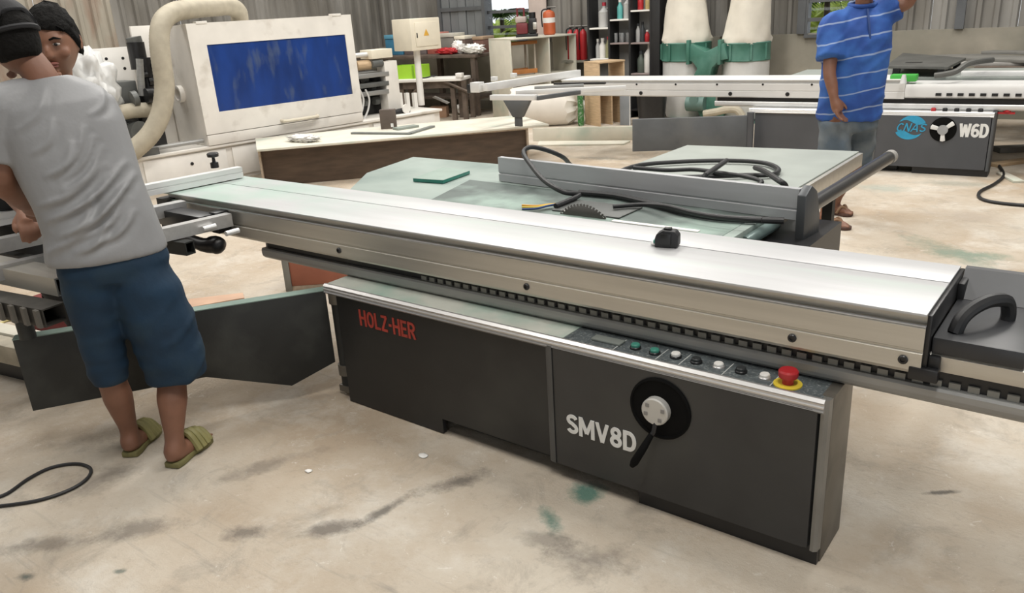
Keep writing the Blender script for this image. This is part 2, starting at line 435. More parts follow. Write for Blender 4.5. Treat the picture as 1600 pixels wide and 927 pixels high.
u_w3a, u_w3b = WB.rect(1259, 0, 1330, 54)[:2]; zw3 = WB.l(1290, 53).z
wb = struct('wall_back', MB().box(-8.25, 10, 0, .16, 0, CT), CONC)
wb.location = WB.a; wb.rotation_euler = (0, 0, WB.yaw)
ZT = 5.0
for a, b_, z0, z1 in ((-8.25, u_w1a, CT, ZT), (u_w1a, u_w1b, 2.5, ZT), (u_w1b, u_w3a, CT, ZT), (u_w3a, u_w3b, 2.5, ZT), (u_w3b, 10, CT, ZT)):
    sheets(wb, a, b_, z0, z1, SHEET, y=.07)
# vertical steel members on the wall
for px in (1095, 1132, 1253, 1500):
    u = WB.l(px, 30).x
    BX('wall_post', WINF if px > 1250 else SHEET, wb, u-.05, u+.05, -.04, .03, CT, ZT)
wl = struct('wall_left', MB().box(-.16, 0, -2, 10.75, 0, .95), CONC); wl.location = (-11.2, 0, 0)
ws = bpy.data.objects.new('sheet_carrier', None)
# left wall sheets: built along local x then turned to run along Y
def left_sheets():
    n_ = 13
    for k in range(n_):
        a = -2+k*.98; pts = []
        for j in range(5):
            for fx, dy in ((0, 0), (.52, 0), (.62, .032), (.86, .032), (.96, 0)): pts.append((a+(j+fx)*.196, dy))
        pts.append((a+.978, 0))
        jit = random.uniform(-.006, .006)
        mb = MB(); mb.quadstrip([Vector((.01+p[1]+jit, p[0], .95)) for p in pts], [Vector((.01+p[1]+jit, p[0], ZT)) for p in pts])
        o = mb.build('corrugated_sheet', SHEETL if k < 8 else SHEET, wl, smooth=False)
        md = o.modifiers.new('thick', 'SOLIDIFY'); md.thickness = .003
bpy.data.objects.remove(ws); left_sheets()
ROOF = mat('roof_sheet', (.16, .155, .15), .8, 0, .1)
struct('wall_right', MB().box(6.4, 6.5, -4.4, 0, 0, 5.8).box(6.4, 6.5, 5, 12.2, 0, 5.8).box(6.4, 6.5, 0, 5, 3.8, 5.8), SHEET)  # unseen wall, added with its opening to shape the daylight
struct('wall_front', MB().box(-12, .5, -4.5, -4.4, 0, 5.8).box(5.5, 6.5, -4.5, -4.4, 0, 5.8).box(.5, 5.5, -4.5, -4.4, 3.8, 5.8), SHEET)  # unseen wall; opening set to the right so the left stays dimmer
struct('ceiling', MB().box(-12, 6, -4, 12.5, 5.8, 5.9), ROOF)

# louvre windows
def louvre(name, u0, u1, z0, z1, n_):
    r = bpy.data.objects.new(name, None); C.objects.link(r); r['kind'] = 'structure'
    r.location = WB.a; r.rotation_euler = (0, 0, WB.yaw)
    g = mat('louvre_glass', (.80, .90, .88), .12, 0, .03, trans=.9, alpha=.10)
    BX('window_frame', WINF, r, u0, u0+.035, -.03, .13, z0, z1); BX('window_frame', WINF, r, u1-.035, u1, -.03, .13, z0, z1)
    BX('window_sill', WINF, r, u0, u1, -.05, .15, z0-.04, z0)
    h = .235
    for k in range(n_):
        z = z0+.16+k*h
        if z > z1: break
        BX('security_bar', WINF, r, u0+.03, u1-.03, -.02, .03, z, z+.045)
        for q in (.09,):
            M = Matrix.Translation((0, .08, z-h+q+.06)) @ Matrix.Rotation(math.radians(-20), 4, 'X')
            BX('louvre_blade', g, r, u0+.035, u1-.035, -.05, .05, -.003, .003, M=M)
louvre('window_1', u_w1a, u_w1b, zw1, 2.5, 8)
louvre('window_2', u_w3a, u_w3b, zw3, 2.5, 8)
# plants outside the windows
LEAF = mat('palm_leaf', (.10, .20, .04), .6, 0, .3, 5)
LEAF2 = mat('lime_leaf', (.34, .44, .06), .6, 0, .2, 5)
def palm(px, lab, z0, m, S=1.0, far=1.5):
    q = WB.w(px, 30, far)
    t = thing('palm_plant', lab, 'plant', (q.x, q.y, 0))
    mb = MB(); mb.tube([(0, 0, 0), (.03, 0, z0*.6), (0, .02, z0)], [.07, .055, .04], 8); mb.build('stem', DKWOOD, t)
    for k in range(9):
        a = k*2*math.pi/9+.3; mb = MB()
        pts = [Vector((math.cos(a)*s*.9*S, math.sin(a)*s*.5*S, z0+(.75*s-.95*s*s)*S)) for s in (0, .2, .4, .6, .8, 1.0)]
        for i, p in enumerate(catmull(pts, 5)[2:]):
            for sg in (-1, 1):
                sd = Vector((-math.sin(a), math.cos(a), -.25))*sg
                f = S*.34*(1-abs(i/23-.4)); e = p+sd*f+Vector((math.cos(a)*.1, 0, -.06)); wv = Vector((math.cos(a), math.sin(a), 0))*.035
                vs_ = [mb.bm.verts.new(x) for x in (p-wv, p+wv, e)]; mb.bm.faces.new(vs_)
        mb.tube(pts, [.014, .012, .01, .008, .006, .004], 5)
        mb.build('frond', m, t, smooth=False)
um = (u_w1a+u_w1b)/2
palm(783, 'dark green palm seen through the louvre window beside the steel shutter', 1.45, LEAF, .9, 1.3)
palm(812, 'yellow-green palm low outside the louvre window beside the steel shutter', 1.15, LEAF2, .6, .9)
palm(1290, 'green palm outside the louvre window behind the man in blue', 1.45, LEAF, .8, 1.2)

# steel shutter panel hung in front of the wall
def shutter():
    u0, u1, z0, z1 = WB.rect(686, -40, 759, 72, -.12)
    z1 = 2.4
    r = thing('steel_shutter', 'grey framed steel shutter panel hung on the wall beside the louvre window', 'shutter', WB.a, WB.yaw)
    zc = WB.l(722, 17, -.12).z
    BX('frame_stile', WINF, r, u0, u0+.06, -.16, -.09, z0, z1); BX('frame_stile', WINF, r, u1-.06, u1, -.16, -.09, z0, z1)
    for z in (z0, zc, zc+.6, z1-.06): BX('frame_rail', WINF, r, u0+.06, u1-.06, -.155, -.095, z, z+.06)
    k = 5; wd = (u1-u0-.12)/k
    M_ = mat('shutter_slat', (.17, .18, .185), .6, .15, .15, 4, streak=(1, 1, .3))
    for i in range(k):
        BX('shutter_slat', M_, r, u0+.06+i*wd+.006, u0+.06+(i+1)*wd-.006, -.13+.012*(i % 2), -.10, z0+.06, z1-.06)
shutter()
# ================================================================== SLIDING TABLE SAWS
def yz(mb, pts, x0, x1): return mb.prism(pts, 'x', x0, x1)
def saw_base(t, pal, sx0, sx1, rx0, rx1):
    """cabinet, ledge, rail and sliding table, in the machine's own frame: x along, y back, z up; cabinet front at y = 0"""
    BX('cabinet_body', pal['body'], t, .01, 2.0, .022, .215, .075, .52)
    MB().prism([(0, .004), (.555, .004), (.555, .07), (1.085, .07), (1.085, .52), (0, .52)], 'y', 0, .02).build('side_panel', pal['left'], t)
    MB().prism([(1.086, .02), (1.088, .002), (1.10, -.010), (1.125, -.017), (1.99, -.017), (2.003, -.012), (2.008, .02)], 'z', .062, .515).build('front_panel', pal['front'], t)
    MB().prism([(1.0861, -.004), (1.090, -.0125), (1.100, -.018), (1.118, -.0195), (1.118, -.0172), (1.10, -.010)], 'z', .062, .515).build('panel_bead', pal['bead'], t)
    MB().prism([(2.009, .021), (2.010, -.006), (2.020, -.008), (2.030, 0), (2.033, .022)], 'z', .05, .545).build('corner_strip', pal['corner'], t)
    BX('plinth', BLACK, t, 1.44, 2.03, .004, .2, 0, .061); BX('plinth', BLACK, t, .56, 1.3, .09, .2, 0, .068)
    BX('end_panel', pal['end'], t, 2.001, 2.034, .024, .218, .0, .546, .003)
    # ledge
    MB().box(-.055, 1.15, .0, .2, .521, .545, .002).build('ledge', pal['ledge'], t)
    lb = MB().box(1.151, 2.012, .0, .2, .521, .544, .002).build('control_panel', pal['panel'], t)
    MB().prism([(-.018, .512), (-.010, .504), (0, .504), (0, .548), (-.008, .548), (-.018, .540), (-.0145, .535), (-.0145, .531), (-.018, .527), (-.018, .523), (-.0145, .519)], 'x', -.055, 2.02).build('edge_profile', pal['trim'], t, angle=12)
    # rail the table runs on
    yz(MB(), [(.118, .548), (.106, .56), (.103, .572), (.103, .590), (.108, .598), (.131, .598), (.131, .631), (.42, .631), (.42, .548)], rx0, rx1).build('guide_rail', pal['rail'], t, angle=12)
    MB().box(rx0+.02, rx1-.02, .1255, .1305, .5985, .638).build('rail_core', BLACK, t)
    # sliding table
    st = yz(MB(), [(.098, .801), (.098, .774), (.078, .772), (.076, .768), (.076, .708), (.080, .705), (.080, .700), (.074, .697), (.074, .650), (.080, .640), (.155, .640), (.155, .646), (.40, .646), (.40, .640), (.523, .640), (.526, .646), (.526, .801)], sx0, sx1).build('sliding_table', pal['slface'], t, angle=12)
    for y0, y1 in ((.072, .350), (.356, .526)):
        MB().box(sx0, sx1, y0, y1, .802, .81, .002).build('table_top', pal['sltop'], st)
    yz(MB(), [(.351, .8015), (.355, .8015), (.355, .805), (.351, .805)], sx0+.002, sx1-.002).build('slot', BLACK, st)
    BX('lip', pal['sltop'], st, sx0, sx1, .0755, .0765+.012, .7725, .7745)
    return st, lb
def bolt(parent, x, y, z, r=.011, m=BLACK):
    M = Matrix.Translation((x, y, z)) @ Matrix.Rotation(math.radians(90), 4, 'X')
    return MB().lathe([(r, 0), (r, .004), (r*.8, .007), (r*.5, .007), (r*.5, .003), (.0005, .003)], (0, 0, 0), 14, M).build('bolt', m, parent)

# ------------------------------------------------------------------ the saw in front
A0 = Vector((-2.57, 2.045, 0))
def LO(p): return Vector(p)-A0
PALM = dict(bead=mat('bead_grey', (.075, .075, .073), .5, 0, .15), corner=mat('corner_metal', (.22, .215, .20), .4, .4, .15), body=CHAR3, left=CHAR2, front=CHAR, trim=ALU, end=STEELB, ledge=LEDGE_G, panel=LEDGE_B, rail=ALU_D, slface=ALU_W, sltop=ALU_TOP)
saw = thing('sliding_table_saw', 'charcoal sliding table saw with red and white lettering and long aluminium table', 'table saw', A0)
SX0, SX1 = -1.36, 2.228
st, panel = saw_base(saw, PALM, SX0, SX1, -.63, 3.3)
for px in ((530, 391), (823, 448), (1238, 527), (1411, 562)):
    p = LO(PY(*px, 2.12)); bolt(st, p.x, .0745, .675, .0125)
# rack teeth in the gap between rail and table
tm = None
for k in range(66):
    x = .40+k*.044 
    if tm is None: tm = MB().box(0, .027, .116, .125, .5985, .6165).build('rack_tooth', mat('tooth_grey', (.20, .20, .185), .5, .4, .1), saw); tm.location = (x, 0, 0)
    else: dup(tm, (x, 0, 0), saw)
# lettering
def fit(t0, p0, p1):  # px corners on the cabinet front
    a, b_ = LO(PY(*p0, 2.045)), LO(PY(*p1, 2.045)); return a, b_
text('lettering', 'HOLZ-HER', REDT, saw, .135, .455, .392, .464, -.0005, .15, label='red lettering HOLZ-HER')
text('lettering', 'SMV8D', WTXT, saw, 1.172, 1.442, .203, .277, -.0175, .185, label='white lettering SMV8D')
# handwheel
hw = MB().lathe([(.001, -.004), (.105, -.004), (.105, .004), (.098, .007), (.094, .002), (.04, .002), (.001, .002)], (0, 0, 0), 40,
     Matrix.Translation((1.528, -.018, .392)) @ Matrix.Rotation(math.radians(90), 4, 'X')).build('handwheel_recess', MATTEB, saw)
hub = MB().lathe([(.001, 0), (.046, 0), (.046, .022), (.042, .026), (.001, .026)], (0, 0, 0), 28, Matrix.Translation((1.520, -.018, .388)) @ Matrix.Rotation(math.radians(90), 4, 'X')).build('hub', mat('hub_grey', (.52, .51, .48), .5, .3, .1), hw)
for a in (20, 140, 200, 310):
    x, z = 1.52+.031*math.cos(math.radians(a)), .388+.031*math.sin(math.radians(a))
    BX('hub_mark', mat('hub_mark', (.22, .21, .2), .5), hw, x-.006, x+.006, -.0465, -.0435, z-.006, z+.006)
mb = MB(); mb.tube([(1.522, -.035, .355), (1.520, -.045, .318), (1.512, -.05, .305)], .008, 10); mb.build('crank', BLACK, hw)
mb = MB(); mb.tube([(1.514, -.05, .310), (1.502, -.075, .275), (1.478, -.095, .222), (1.470, -.098, .207)], [.009, .012, .0135, .008], 12); mb.build('crank_handle', MATTEB, hw)
# control buttons
def button(px, m, ring=None, r=.0165, h=.014):
    p = LO(P(px[0], px[1], .552)); M = Matrix.Translation((p.x, p.y, .544))
    a = MB().lathe([(r*1.12, 0), (r*1.12, .006), (r, .008), (.001, .008)], (0, 0, 0), 20, M).build('button_bezel', BLACK if ring is None else ring, panel)
    MB().lathe([(r*.9, .008), (r*.9, h), (r*.75, h+.003), (.001, h+.003)], (0, 0, 0), 20, M).build('push_button', m, panel)
BDK = mat('dark_button', (.03, .033, .034), .4)
for px, m in (((993, 541), TEALB), ((1023, 549), TEALB), ((1056, 555), WHITE), ((1088, 563), BDK), ((1123, 571), WHITE), ((1158, 578), BDK), ((1195, 588), WHITE)):
    button(px, m, ring=(ALU if m is WHITE and px[0] > 1100 else None))
p = LO(P(950, 532, .548)); BX('nameplate', mat('name_plate', (.22, .24, .22), .5, .2), panel, p.x-.055, p.x+.055, p.y-.020, p.y+.020, .5442, .552, .002)
DIV = mat('panel_line', (.55, .56, .54), .6)
for xa in ((972, 536), (1036, 552), (1072, 560), (1140, 574), (1213, 592)):
    p = LO(P(xa[0], xa[1], .545)); BX('panel_line', DIV, panel, p.x-.0015, p.x+.0015, .006, .098, .5441, .5446)
p = LO(P(1231, 598, .55))
MB().lathe([(.040, .0), (.040, .004), (.001, .004)], (p.x, p.y, .544), 28).build('stop_plate', YEL, panel)
es = MB().lathe([(.016, .004), (.016, .020), (.026, .024), (.028, .030), (.028, .042), (.024, .047), (.001, .048)], (p.x, p.y, .544), 28).build('stop_button', RED, panel, label='red mushroom stop button')
# end cap, push plate and handle at the near end of the table
BX('end_cap', BLACK, st, SX1, SX1+.012, .082, .522, .645, .805, .003)
BX('bumper', BLACKR, st, SX1+.012, SX1+.04, .09, .20, .655, .69, .004); BX('bumper', BLACKR, st, SX1+.012, SX1+.03, .42, .50, .72, .79, .004)
MB().prism([(.110, .645), (.106, .66), (.106, .688), (.112, .695), (.30, .695), (.30, .645)], 'x', SX1+.013, 3.3).build('lower_slide', ALU_W, saw)
pl = MB().box(SX1+.014, SX1+.222, .100, .429, .6955, .742, .006).build('push_plate', mat('dark_plastic_plate', (.030, .031, .034), .42, 0, .15, 12), saw)
MB().prism([(.43, .697), (.428, .742), (.505, .812), (.53, .812), (.53, .697)], 'x', SX1+.014, 3.3).build('back_guard', mat('guard_grey', (.060, .062, .066), .5, 0, .12, 6), saw)
hp = [LO(P(1492, 519, .742)), LO(P(1574, 499, .742))]
a, b_ = hp[0], hp[1]; d = (b_-a)
path = catmull([a+Vector((0, 0, -.002)), a+d*.10+Vector((0, 0, .035)), a+d*.32+Vector((0, 0, .058)), a+d*.62+Vector((0, 0, .066)), a+d*.92+Vector((0, 0, .054)), b_+Vector((0, 0, .022)), b_+Vector((0, 0, -.002))], 5)
mb = MB(); mb.tube(path, .0185, 10); mb.build('handle', BLACKR, pl)
BX('scale_pointer', BLACK, saw, 2.2, 2.27, .07, .105, .625, .66, .003)
# swing arm carrying the outrigger
a = Vector((-3.325, 1.065, 0)); b_ = Vector((-2.655, 2.085, 0)); al = (b_-a).length; ay = math.atan2(b_.y-a.y, b_.x-a.x)
MA = Matrix.Translation(LO(a)) @ Matrix.Rotation(ay, 4, 'Z')
arm = MB().prism([(0, .19), (.66, .20), (1.0, .085), (al-.02, .16), (al-.02, .497), (0, .497)], 'y', .0, .055, .003, MA).build('swing_arm', CHAR3, saw)
MB().box(-.001, al-.02, .0, .056, .4971, .501, 0, MA).build('arm_top_edge', mat('green_dusted_edge', (.20, .27, .235), .7, 0, .15, 8), arm)
h = LO(Vector((-2.635, 2.10, 0)))
MB().cyl((h.x, h.y, .03), (h.x, h.y, .505), .028, n=16).build('hinge_post', CHAR3, saw)
for z in (.10, .44): MB().cyl((h.x, h.y, z), (h.x, h.y, z+.05), .036, n=16).build('hinge_knuckle', STEELB, saw)
BX('hinge_foot', STEELB, saw, h.x-.03, h.x+.05, h.y-.03, h.y+.03, .02, .05)
BX('hinge_plate', CHAR3, saw, h.x-.01, .005, h.y+.0, h.y+.02, .06, .5)
# saw table behind the sliding table, with the extension
def poly(name, m, parent, pts, z0, z1, bev=.003):
    return MB().prism([(LO(p).x, LO(p).y) for p in pts], 'z', z0, z1, bev).build(name, m, parent)
def v2(x, y): return Vector((x, y, 0))
tb = poly('saw_table', GREENT, saw, [v2(-3.05, 2.60), v2(-1.06, 2.60), v2(-1.06, 3.42), v2(-3.40, 3.42), v2(-3.30, 2.95)], .755, .798)
poly('table_strip', GREEND, saw, [v2(-2.50, 2.602), v2(-1.10, 2.602), v2(-1.10, 2.95), v2(-2.62, 3.02)], .7982, .7995, 0)
e1 = poly('extension_table', GREYT, saw, [v2(-2.05, 3.43), v2(-1.125, 3.43), v2(-1.125, 4.40), v2(-2.05, 4.30)], .762, .796)
BX('table_edge', ALU_W, saw, *[x for x in (LO((-1.12, 0, 0)).x, LO((-1.10, 0, 0)).x)], LO((0, 3.10, 0)).y, LO((0, 4.38, 0)).y, .725, .792, .003)
BX('table_frame', CHAR3, saw, LO((-1.30, 0, 0)).x, LO((-1.125, 0, 0)).x, LO((0, 3.1, 0)).y, LO((0, 4.3, 0)).y, .64, .752)
BX('saw_body', CHAR3, saw, LO((-2.75, 0, 0)).x, LO((-1.45, 0, 0)).x, LO((0, 2.55, 0)).y, LO((0, 3.3, 0)).y, 0, .75)
for q in ((-1.2, 4.2), (-1.95, 4.2)):
    c_ = LO((q[0], q[1], 0)); BX('table_leg', CHAR3, saw, c_.x-.025, c_.x+.025, c_.y-.025, c_.y+.025, 0, .76)
c_ = LO((-1.02, 2.95, 0)); BX('rail_block', BLACK, saw, c_.x-.03, c_.x+.16, c_.y-.28, c_.y+.25, .60, .735)
a, b_ = LO(P(1175, 372, .76)), LO(P(1212, 350, .77)); mb = MB(); mb.tube([a-(b_-a)*.3, b_], .022, 14); mb.build('guide_tube', mat('tube_greengrey', (.16, .22, .21), .4, .3, .1), saw)
# blade in its slot
bx = LO(PY(910, 330, 2.625)); Mb = Matrix.Translation((bx.x, .585, .798-.098)) @ Matrix.Rotation(math.radians(90), 4, 'X')
br = .152; n_ = 60; pts = []
for k in range(n_):
    a = 2*math.pi*k/n_
    for fr, rr in ((0, br-.010), (.35, br-.010), (.45, br), (.95, br-.002)):
        aa = a+fr*2*math.pi/n_; pts.append((rr*math.cos(aa), rr*math.sin(aa)))
MB().prism(pts, 'z', -.0018, .0018, 0, Mb).build('saw_blade', mat('blade_steel', (.13, .125, .115), .35, .6, .15), saw)
BX('blade_insert', mat('insert_dark', (.09, .095, .09), .5, .3, .1), saw, bx.x-.17, bx.x+.15, .61, .80, .7996, .806, .002)
a = LO(P(958, 345, .8)); BX('insert_strip', WHITE, saw, a.x, a.x+.36, .562, .585, .7982, .8035, .001)
# rip fence with its end block and guide bar
fa = P(780, 283, .8); fb = P(1246, 345, .8); fy = math.atan2(fb.y-fa.y, fb.x-fa.x); fl = (fb-fa).length
MF = Matrix.Translation(LO(Vector((fa.x, fa.y, 0)))) @ Matrix.Rotation(fy, 4, 'Z')
rf = MB().prism([(0, .801), (0, .835), (.004, .838), (.004, .843), (0, .846), (0, .918), (.028, .918), (.028, .801)], 'x', 0, fl, 0, MF).build('rip_fence', mat('fence_grey', (.48, .485, .50), .42, .5, .05, 4, streak=(.4, 8, 8)), saw, angle=12)
MB().prism([(-.02, .70), (-.02, .90), (.03, .93), (.08, .90), (.12, .80), (.12, .70)], 'x', fl+.001, fl+.035, .004, MF).build('end_plate', mat('end_plate_grey', (.07, .075, .08), .45, .3, .1), rf)
BX('fence_shoe', CHAR3, rf, fl-.16, fl, .032, .16, .802, .83, .003, M=MF)
a, b_ = LO(P(1266, 322, .80)), LO(P(1388, 247, .80))
mb = MB(); mb.cyl(a, b_, .030, n=20); mb.build('guide_bar', mat('bar_steel', (.10, .10, .10), .3, .7, .1), saw)
mb = MB(); mb.cyl(b_-(b_-a)*.001, b_+(b_-a).normalized()*.05, .033, n=20); mb.build('bar_cap', mat('cap_grey', (.30, .29, .27), .5), saw)
# outrigger: crosscut fence, frame tubes and clamp
ca, cb = Vector((-3.82, 2.53, 0)), Vector((-3.985, 1.0, 0)); cl = (ca-cb).length; cy = math.atan2(ca.y-cb.y, ca.x-cb.x)
MC = Matrix.Translation(LO(cb)) @ Matrix.Rotation(cy, 4, 'Z')   # x runs towards the back end
BX('support', CHAR3, saw, -1.40, -1.30, .05, .50, .60, .78)
cf = MB().prism([(0, .815), (0, .840), (.004, .842), (.004, .846), (0, .848), (0, .872), (.05, .872), (.05, .815)], 'x', 0, cl, 0, MC).build('crosscut_fence', ALU_L, saw)
MB().box(.0, cl-.02, .055, .085, .815, .845, .002, MC).build('fence_backing', ALU, cf)
MB().lathe([(.022, 0), (.022, .028), (.010, .032), (.008, .055), (.030, .060), (.032, .075), (.026, .082), (.001, .084)], (0, 0, 0), 16,
   Matrix.Translation(LO(P(336, 262, .872)).to_3d())).build('clamp_knob', BLACK, cf)
def tubebar(name, m, p, q, wd, h_, z, parent=saw, wall=.006):
    """hollow rectangular tube from p to q, its top at z"""
    p = Vector((p[0], p[1], 0)); q = Vector((q[0], q[1], 0)); ln = (q-p).length; ya = math.atan2(q.y-p.y, q.x-p.x)
    M = Matrix.Translation(LO(p)) @ Matrix.Rotation(ya, 4, 'Z'); mb = MB()
    o_ = [(-wd/2, z-h_), (wd/2, z-h_), (wd/2, z), (-wd/2, z)]; i_ = [(-wd/2+wall, z-h_+wall), (wd/2-wall, z-h_+wall), (wd/2-wall, z-wall), (-wd/2+wall, z-wall)]
    R4 = [[M @ Vector((x, a, b_)) for a, b_ in pr] for x, pr in ((0, i_), (0, o_), (ln, o_), (ln, i_))]
    vv = [[mb.bm.verts.new(pt) for pt in r] for r in R4]
    for i in range(4):
        A_, B_ = vv[i], vv[(i+1) % 4]
        for j in range(4): mb.bm.faces.new([A_[j], A_[(j+1) % 4], B_[(j+1) % 4], B_[j]])
    return mb.build(name, m, parent)
tubebar('frame_tube', ALU_W, (-4.3, 1.092), (-3.10, 1.235), .11, .07, .752)
tubebar('frame_tube', ALU, (-3.34, 2.10), (-3.47, 1.12), .05, .06, .765)
tubebar('frame_tube', ALU, (-3.72, 2.10), (-3.86, 1.06), .06, .06, .79)
tubebar('frame_tube', CHAR3, (-3.96, 1.74), (-3.28, 1.84), .05, .06, .70)
tubebar('frame_tube', CHAR3, (-3.96, 1.33), (-3.40, 1.40), .04, .05, .70)
c_ = LO((-3.40, 2.10, 0)); BX('clamp_block', BLACK, saw, c_.x-.42, c_.x+.0, c_.y-.12, c_.y-.03, .69, .765, .004)
for px in (360, 325):
    p = LO(PY(px, 325, 1.98)); MB().cyl((p.x, p.y-.045, .73), (p.x, p.y+.02, .73), .012, n=10).build('clamp_screw', ALU_L, saw)
BX('clamp_hook', BLACK, saw, c_.x-.03, c_.x+.03, c_.y-.05, c_.y+.02, .67, .772, .004)
mb = MB(); p = LO(P(318, 383, .62)); mb.tube(catmull([p+Vector((-.16, .0, .02)), p, p+Vector((.05, .03, .0)), p+Vector((.09, .05, -.02))], 4), [.02, .025, .03, .032, .034, .036, .04, .042, .044, .044, .04, .03, .01], 12); mb.build('release_handle', BLACK, saw)
# support carriage on the arm end
tubebar('carriage_beam', mat('grimy_beam', (.05, .045, .038), .7, 0, .35, 12, col2=(.12, .11, .095), mix=.6), (-4.6, .88), (-3.06, 1.14), .09, .07, .665)
tt = None
for k in range(16):
    x = -4.2+k*.075; y = .88+(x+4.6)*.169-.052
    if tt is None: tt = MB().box(0, .03, -.012, 0, .60, .668).build('comb_tooth', mat('comb_tooth', (.11, .10, .085), .7, 0, .2), saw); tt.location = (x+2.57, y-2.045, 0)
    else: dup(tt, (x+2.57, y-2.045, 0), saw)
p = LO((-3.29, 1.11, 0)); MB().cyl((p.x, p.y, .50), (p.x, p.y, .60), .03, n=14).build('pivot_post', CHAR3, saw)

# ------------------------------------------------------------------ loose things on the front saw
tp = P(1043, 385, .81)
t = thing('tape_measure', 'small black tape measure standing on the aluminium sliding table', 'tape measure', (tp.x, tp.y, .81), .25)
MB().prism([(-.040, 0), (.034, 0), (.040, .008), (.040, .042), (.028, .058), (-.012, .060), (-.034, .046), (-.040, .03)], 'y', -.022, .022, .004).build('case', BLACKR, t)
BX('belt_clip', mat('clip', (.03, .03, .03), .3, .5), t, -.018, .016, -.028, -.0225, .012, .05, .001)
BX('lock_slider', BLACK, t, -.012, .014, -.010, .010, .058, .066, .002)
BX('tape_hook', ALU, t, -.056, -.041, -.009, .009, .004, .010, .001); BX('tape_lip', TEALB, t, -.047, -.0405, -.010, .010, .011, .022, .001)
gp = P(690, 274, .80)
t = thing('glass_offcut', 'small green-edged sheet lying on the dusty green saw table', 'glass sheet', (gp.x, gp.y, .8), 0)
c4 = [P(645, 278, .82)-Vector((gp.x, gp.y, 0)), P(692, 281, .82)-Vector((gp.x, gp.y, 0)), P(734, 266, .82)-Vector((gp.x, gp.y, 0)), P(692, 261, .82)-Vector((gp.x, gp.y, 0))]
MB().prism([(p.x, p.y) for p in c4], 'z', 0.0, .016, .001).build('edge_body', GLASSE, t); MB().prism([(p.x*.998, p.y*.998) for p in c4], 'z', .0165, .0185).build('top_face', GLASSG, t)
def cable(name, label, pts, r=.011, m=BLACKR, group=None, k=7):
    w_ = [Vector(p) for p in pts]; b0 = Vector((w_[0].x, w_[0].y, min(p.z for p in w_)-r))
    mb = MB(); mb.tube([p-b0 for p in catmull(w_, k)], r, 10)
    o = mb.build(name, m, None); o.location = b0; tag(o, label, 'cable', group); return o
z8 = .813
cable('power_cable', 'thick black cable arching over the aluminium rip fence and back down', [P(868, 322, .815), P(905, 305, .82), P(880, 300, .845), P(850, 282, .88), P(828, 256, .925), P(818, 238, .96), P(830, 230, .975), P(855, 235, .95), P(880, 246, .90), P(892, 258, .82), P(905, 262, z8)])
cable('power_cable', 'thick black cable lying along the foot of the rip fence', [P(905, 301, .815), P(960, 306, .815), P(1008, 316, .815), P(1040, 324, .815), P(1075, 333, .815), P(1120, 340, .815), P(1165, 343, .815), P(1225, 345, .815)], .013)
cable('power_cable', 'thinner black cable running from the blade to the rip fence', [P(958, 323, .818), P(1000, 320, .820), P(1040, 322, .838), P(1085, 333, .838), P(1130, 340, .838), P(1190, 344, .838)], .009)
cable('power_cable', 'wide loop of black cable spread on the grey extension table', [P(968, 268, z8), P(1000, 258, z8), P(1060, 253, z8), P(1130, 251, z8), P(1190, 254, z8), P(1216, 264, z8), P(1205, 273, z8), P(1160, 274, z8), P(1100, 276, z8), P(1050, 278, z8), P(1020, 282, z8)])
cable('power_cable', 'inner loop of black cable across the wide loop on the extension table', [P(990, 262, .828), P(1040, 266, .828), P(1085, 265, .830), P(1130, 271, .835), P(1165, 276, .835), P(1190, 284, .835), P(1175, 291, .825), P(1130, 292, .815)], .010)
cable('power_cable', 'short stiff black cable end rising from the loop to the plug', [P(1225, 300, .81), P(1227, 290, .86), P(1215, 281, .88), P(1195, 268, .86), P(1180, 262, .85)], .012)
cable('power_cable', 'black cable end standing up against the rip fence', [P(1100, 283, .82), P(1101, 275, .87), P(1115, 265, .875), P(1135, 251, .88)], .012)
for cc, nm, s in (((.62, .30, .03), 'orange', 0), ((.60, .45, .05), 'yellow', 1), ((.02, .05, .16), 'blue', 2)):
    o = cable('wire_end', nm+' stripped wire fanning out of the cable end on the saw table', [P(870, 319, .815), P(855, 320+s, .815), P(838, 322+s*2, .812), P(816, 321+s*3, .808)], .0045, mat('wire_'+nm, cc, .5))
# ================================================================== SECOND SAW, FARTHER BACK
W0 = Vector((-2.974, 7.733, 0)); WY = math.radians(3.4)
WI = (Matrix.Translation(W0) @ Matrix.Rotation(WY, 4, 'Z')).inverted()
def LW(p): return WI @ Vector(p)
PALW = dict(bead=SLATE2, corner=SLATE2, body=SLATE, left=SLATE, front=SLATE, trim=ALU_L, end=SLATE, ledge=ALU_L, panel=ALU_L, rail=ALU_L, slface=mat('white_alu', (.66, .655, .64), .45, .2, .04), sltop=mat('white_alu_top', (.76, .76, .75), .4, .2, .04))
saw2 = thing('sliding_table_saw', 'slate grey sliding table saw with blue oval logo standing behind the man in blue', 'table saw', W0, WY)
st2, pan2 = saw_base(saw2, PALW, -2.23, 1.30, -.45, 3.2)
for x in (-1.25, -.28, .28, .86): bolt(st2, x, .0745, .675, .02)
for x in (-1.3, -.86, -.42, .04, .5): bolt(st2, x, .0755, .765, .010)
yz(MB(), [(.110, .646), (.078, .66), (.078, .735), (.09, .765), (.45, .765), (.45, .646)], 1.302, 3.2).build('lower_slide', PALW['slface'], saw2)
tm = None
for k in range(17):
    x = 1.55+k*.085
    if tm is None: tm = MB().box(0, .045, .070, .077, .672, .695).build('rack_tooth', BLACK, saw2); tm.location = (x, 0, 0)
    else: dup(tm, (x, 0, 0), saw2)
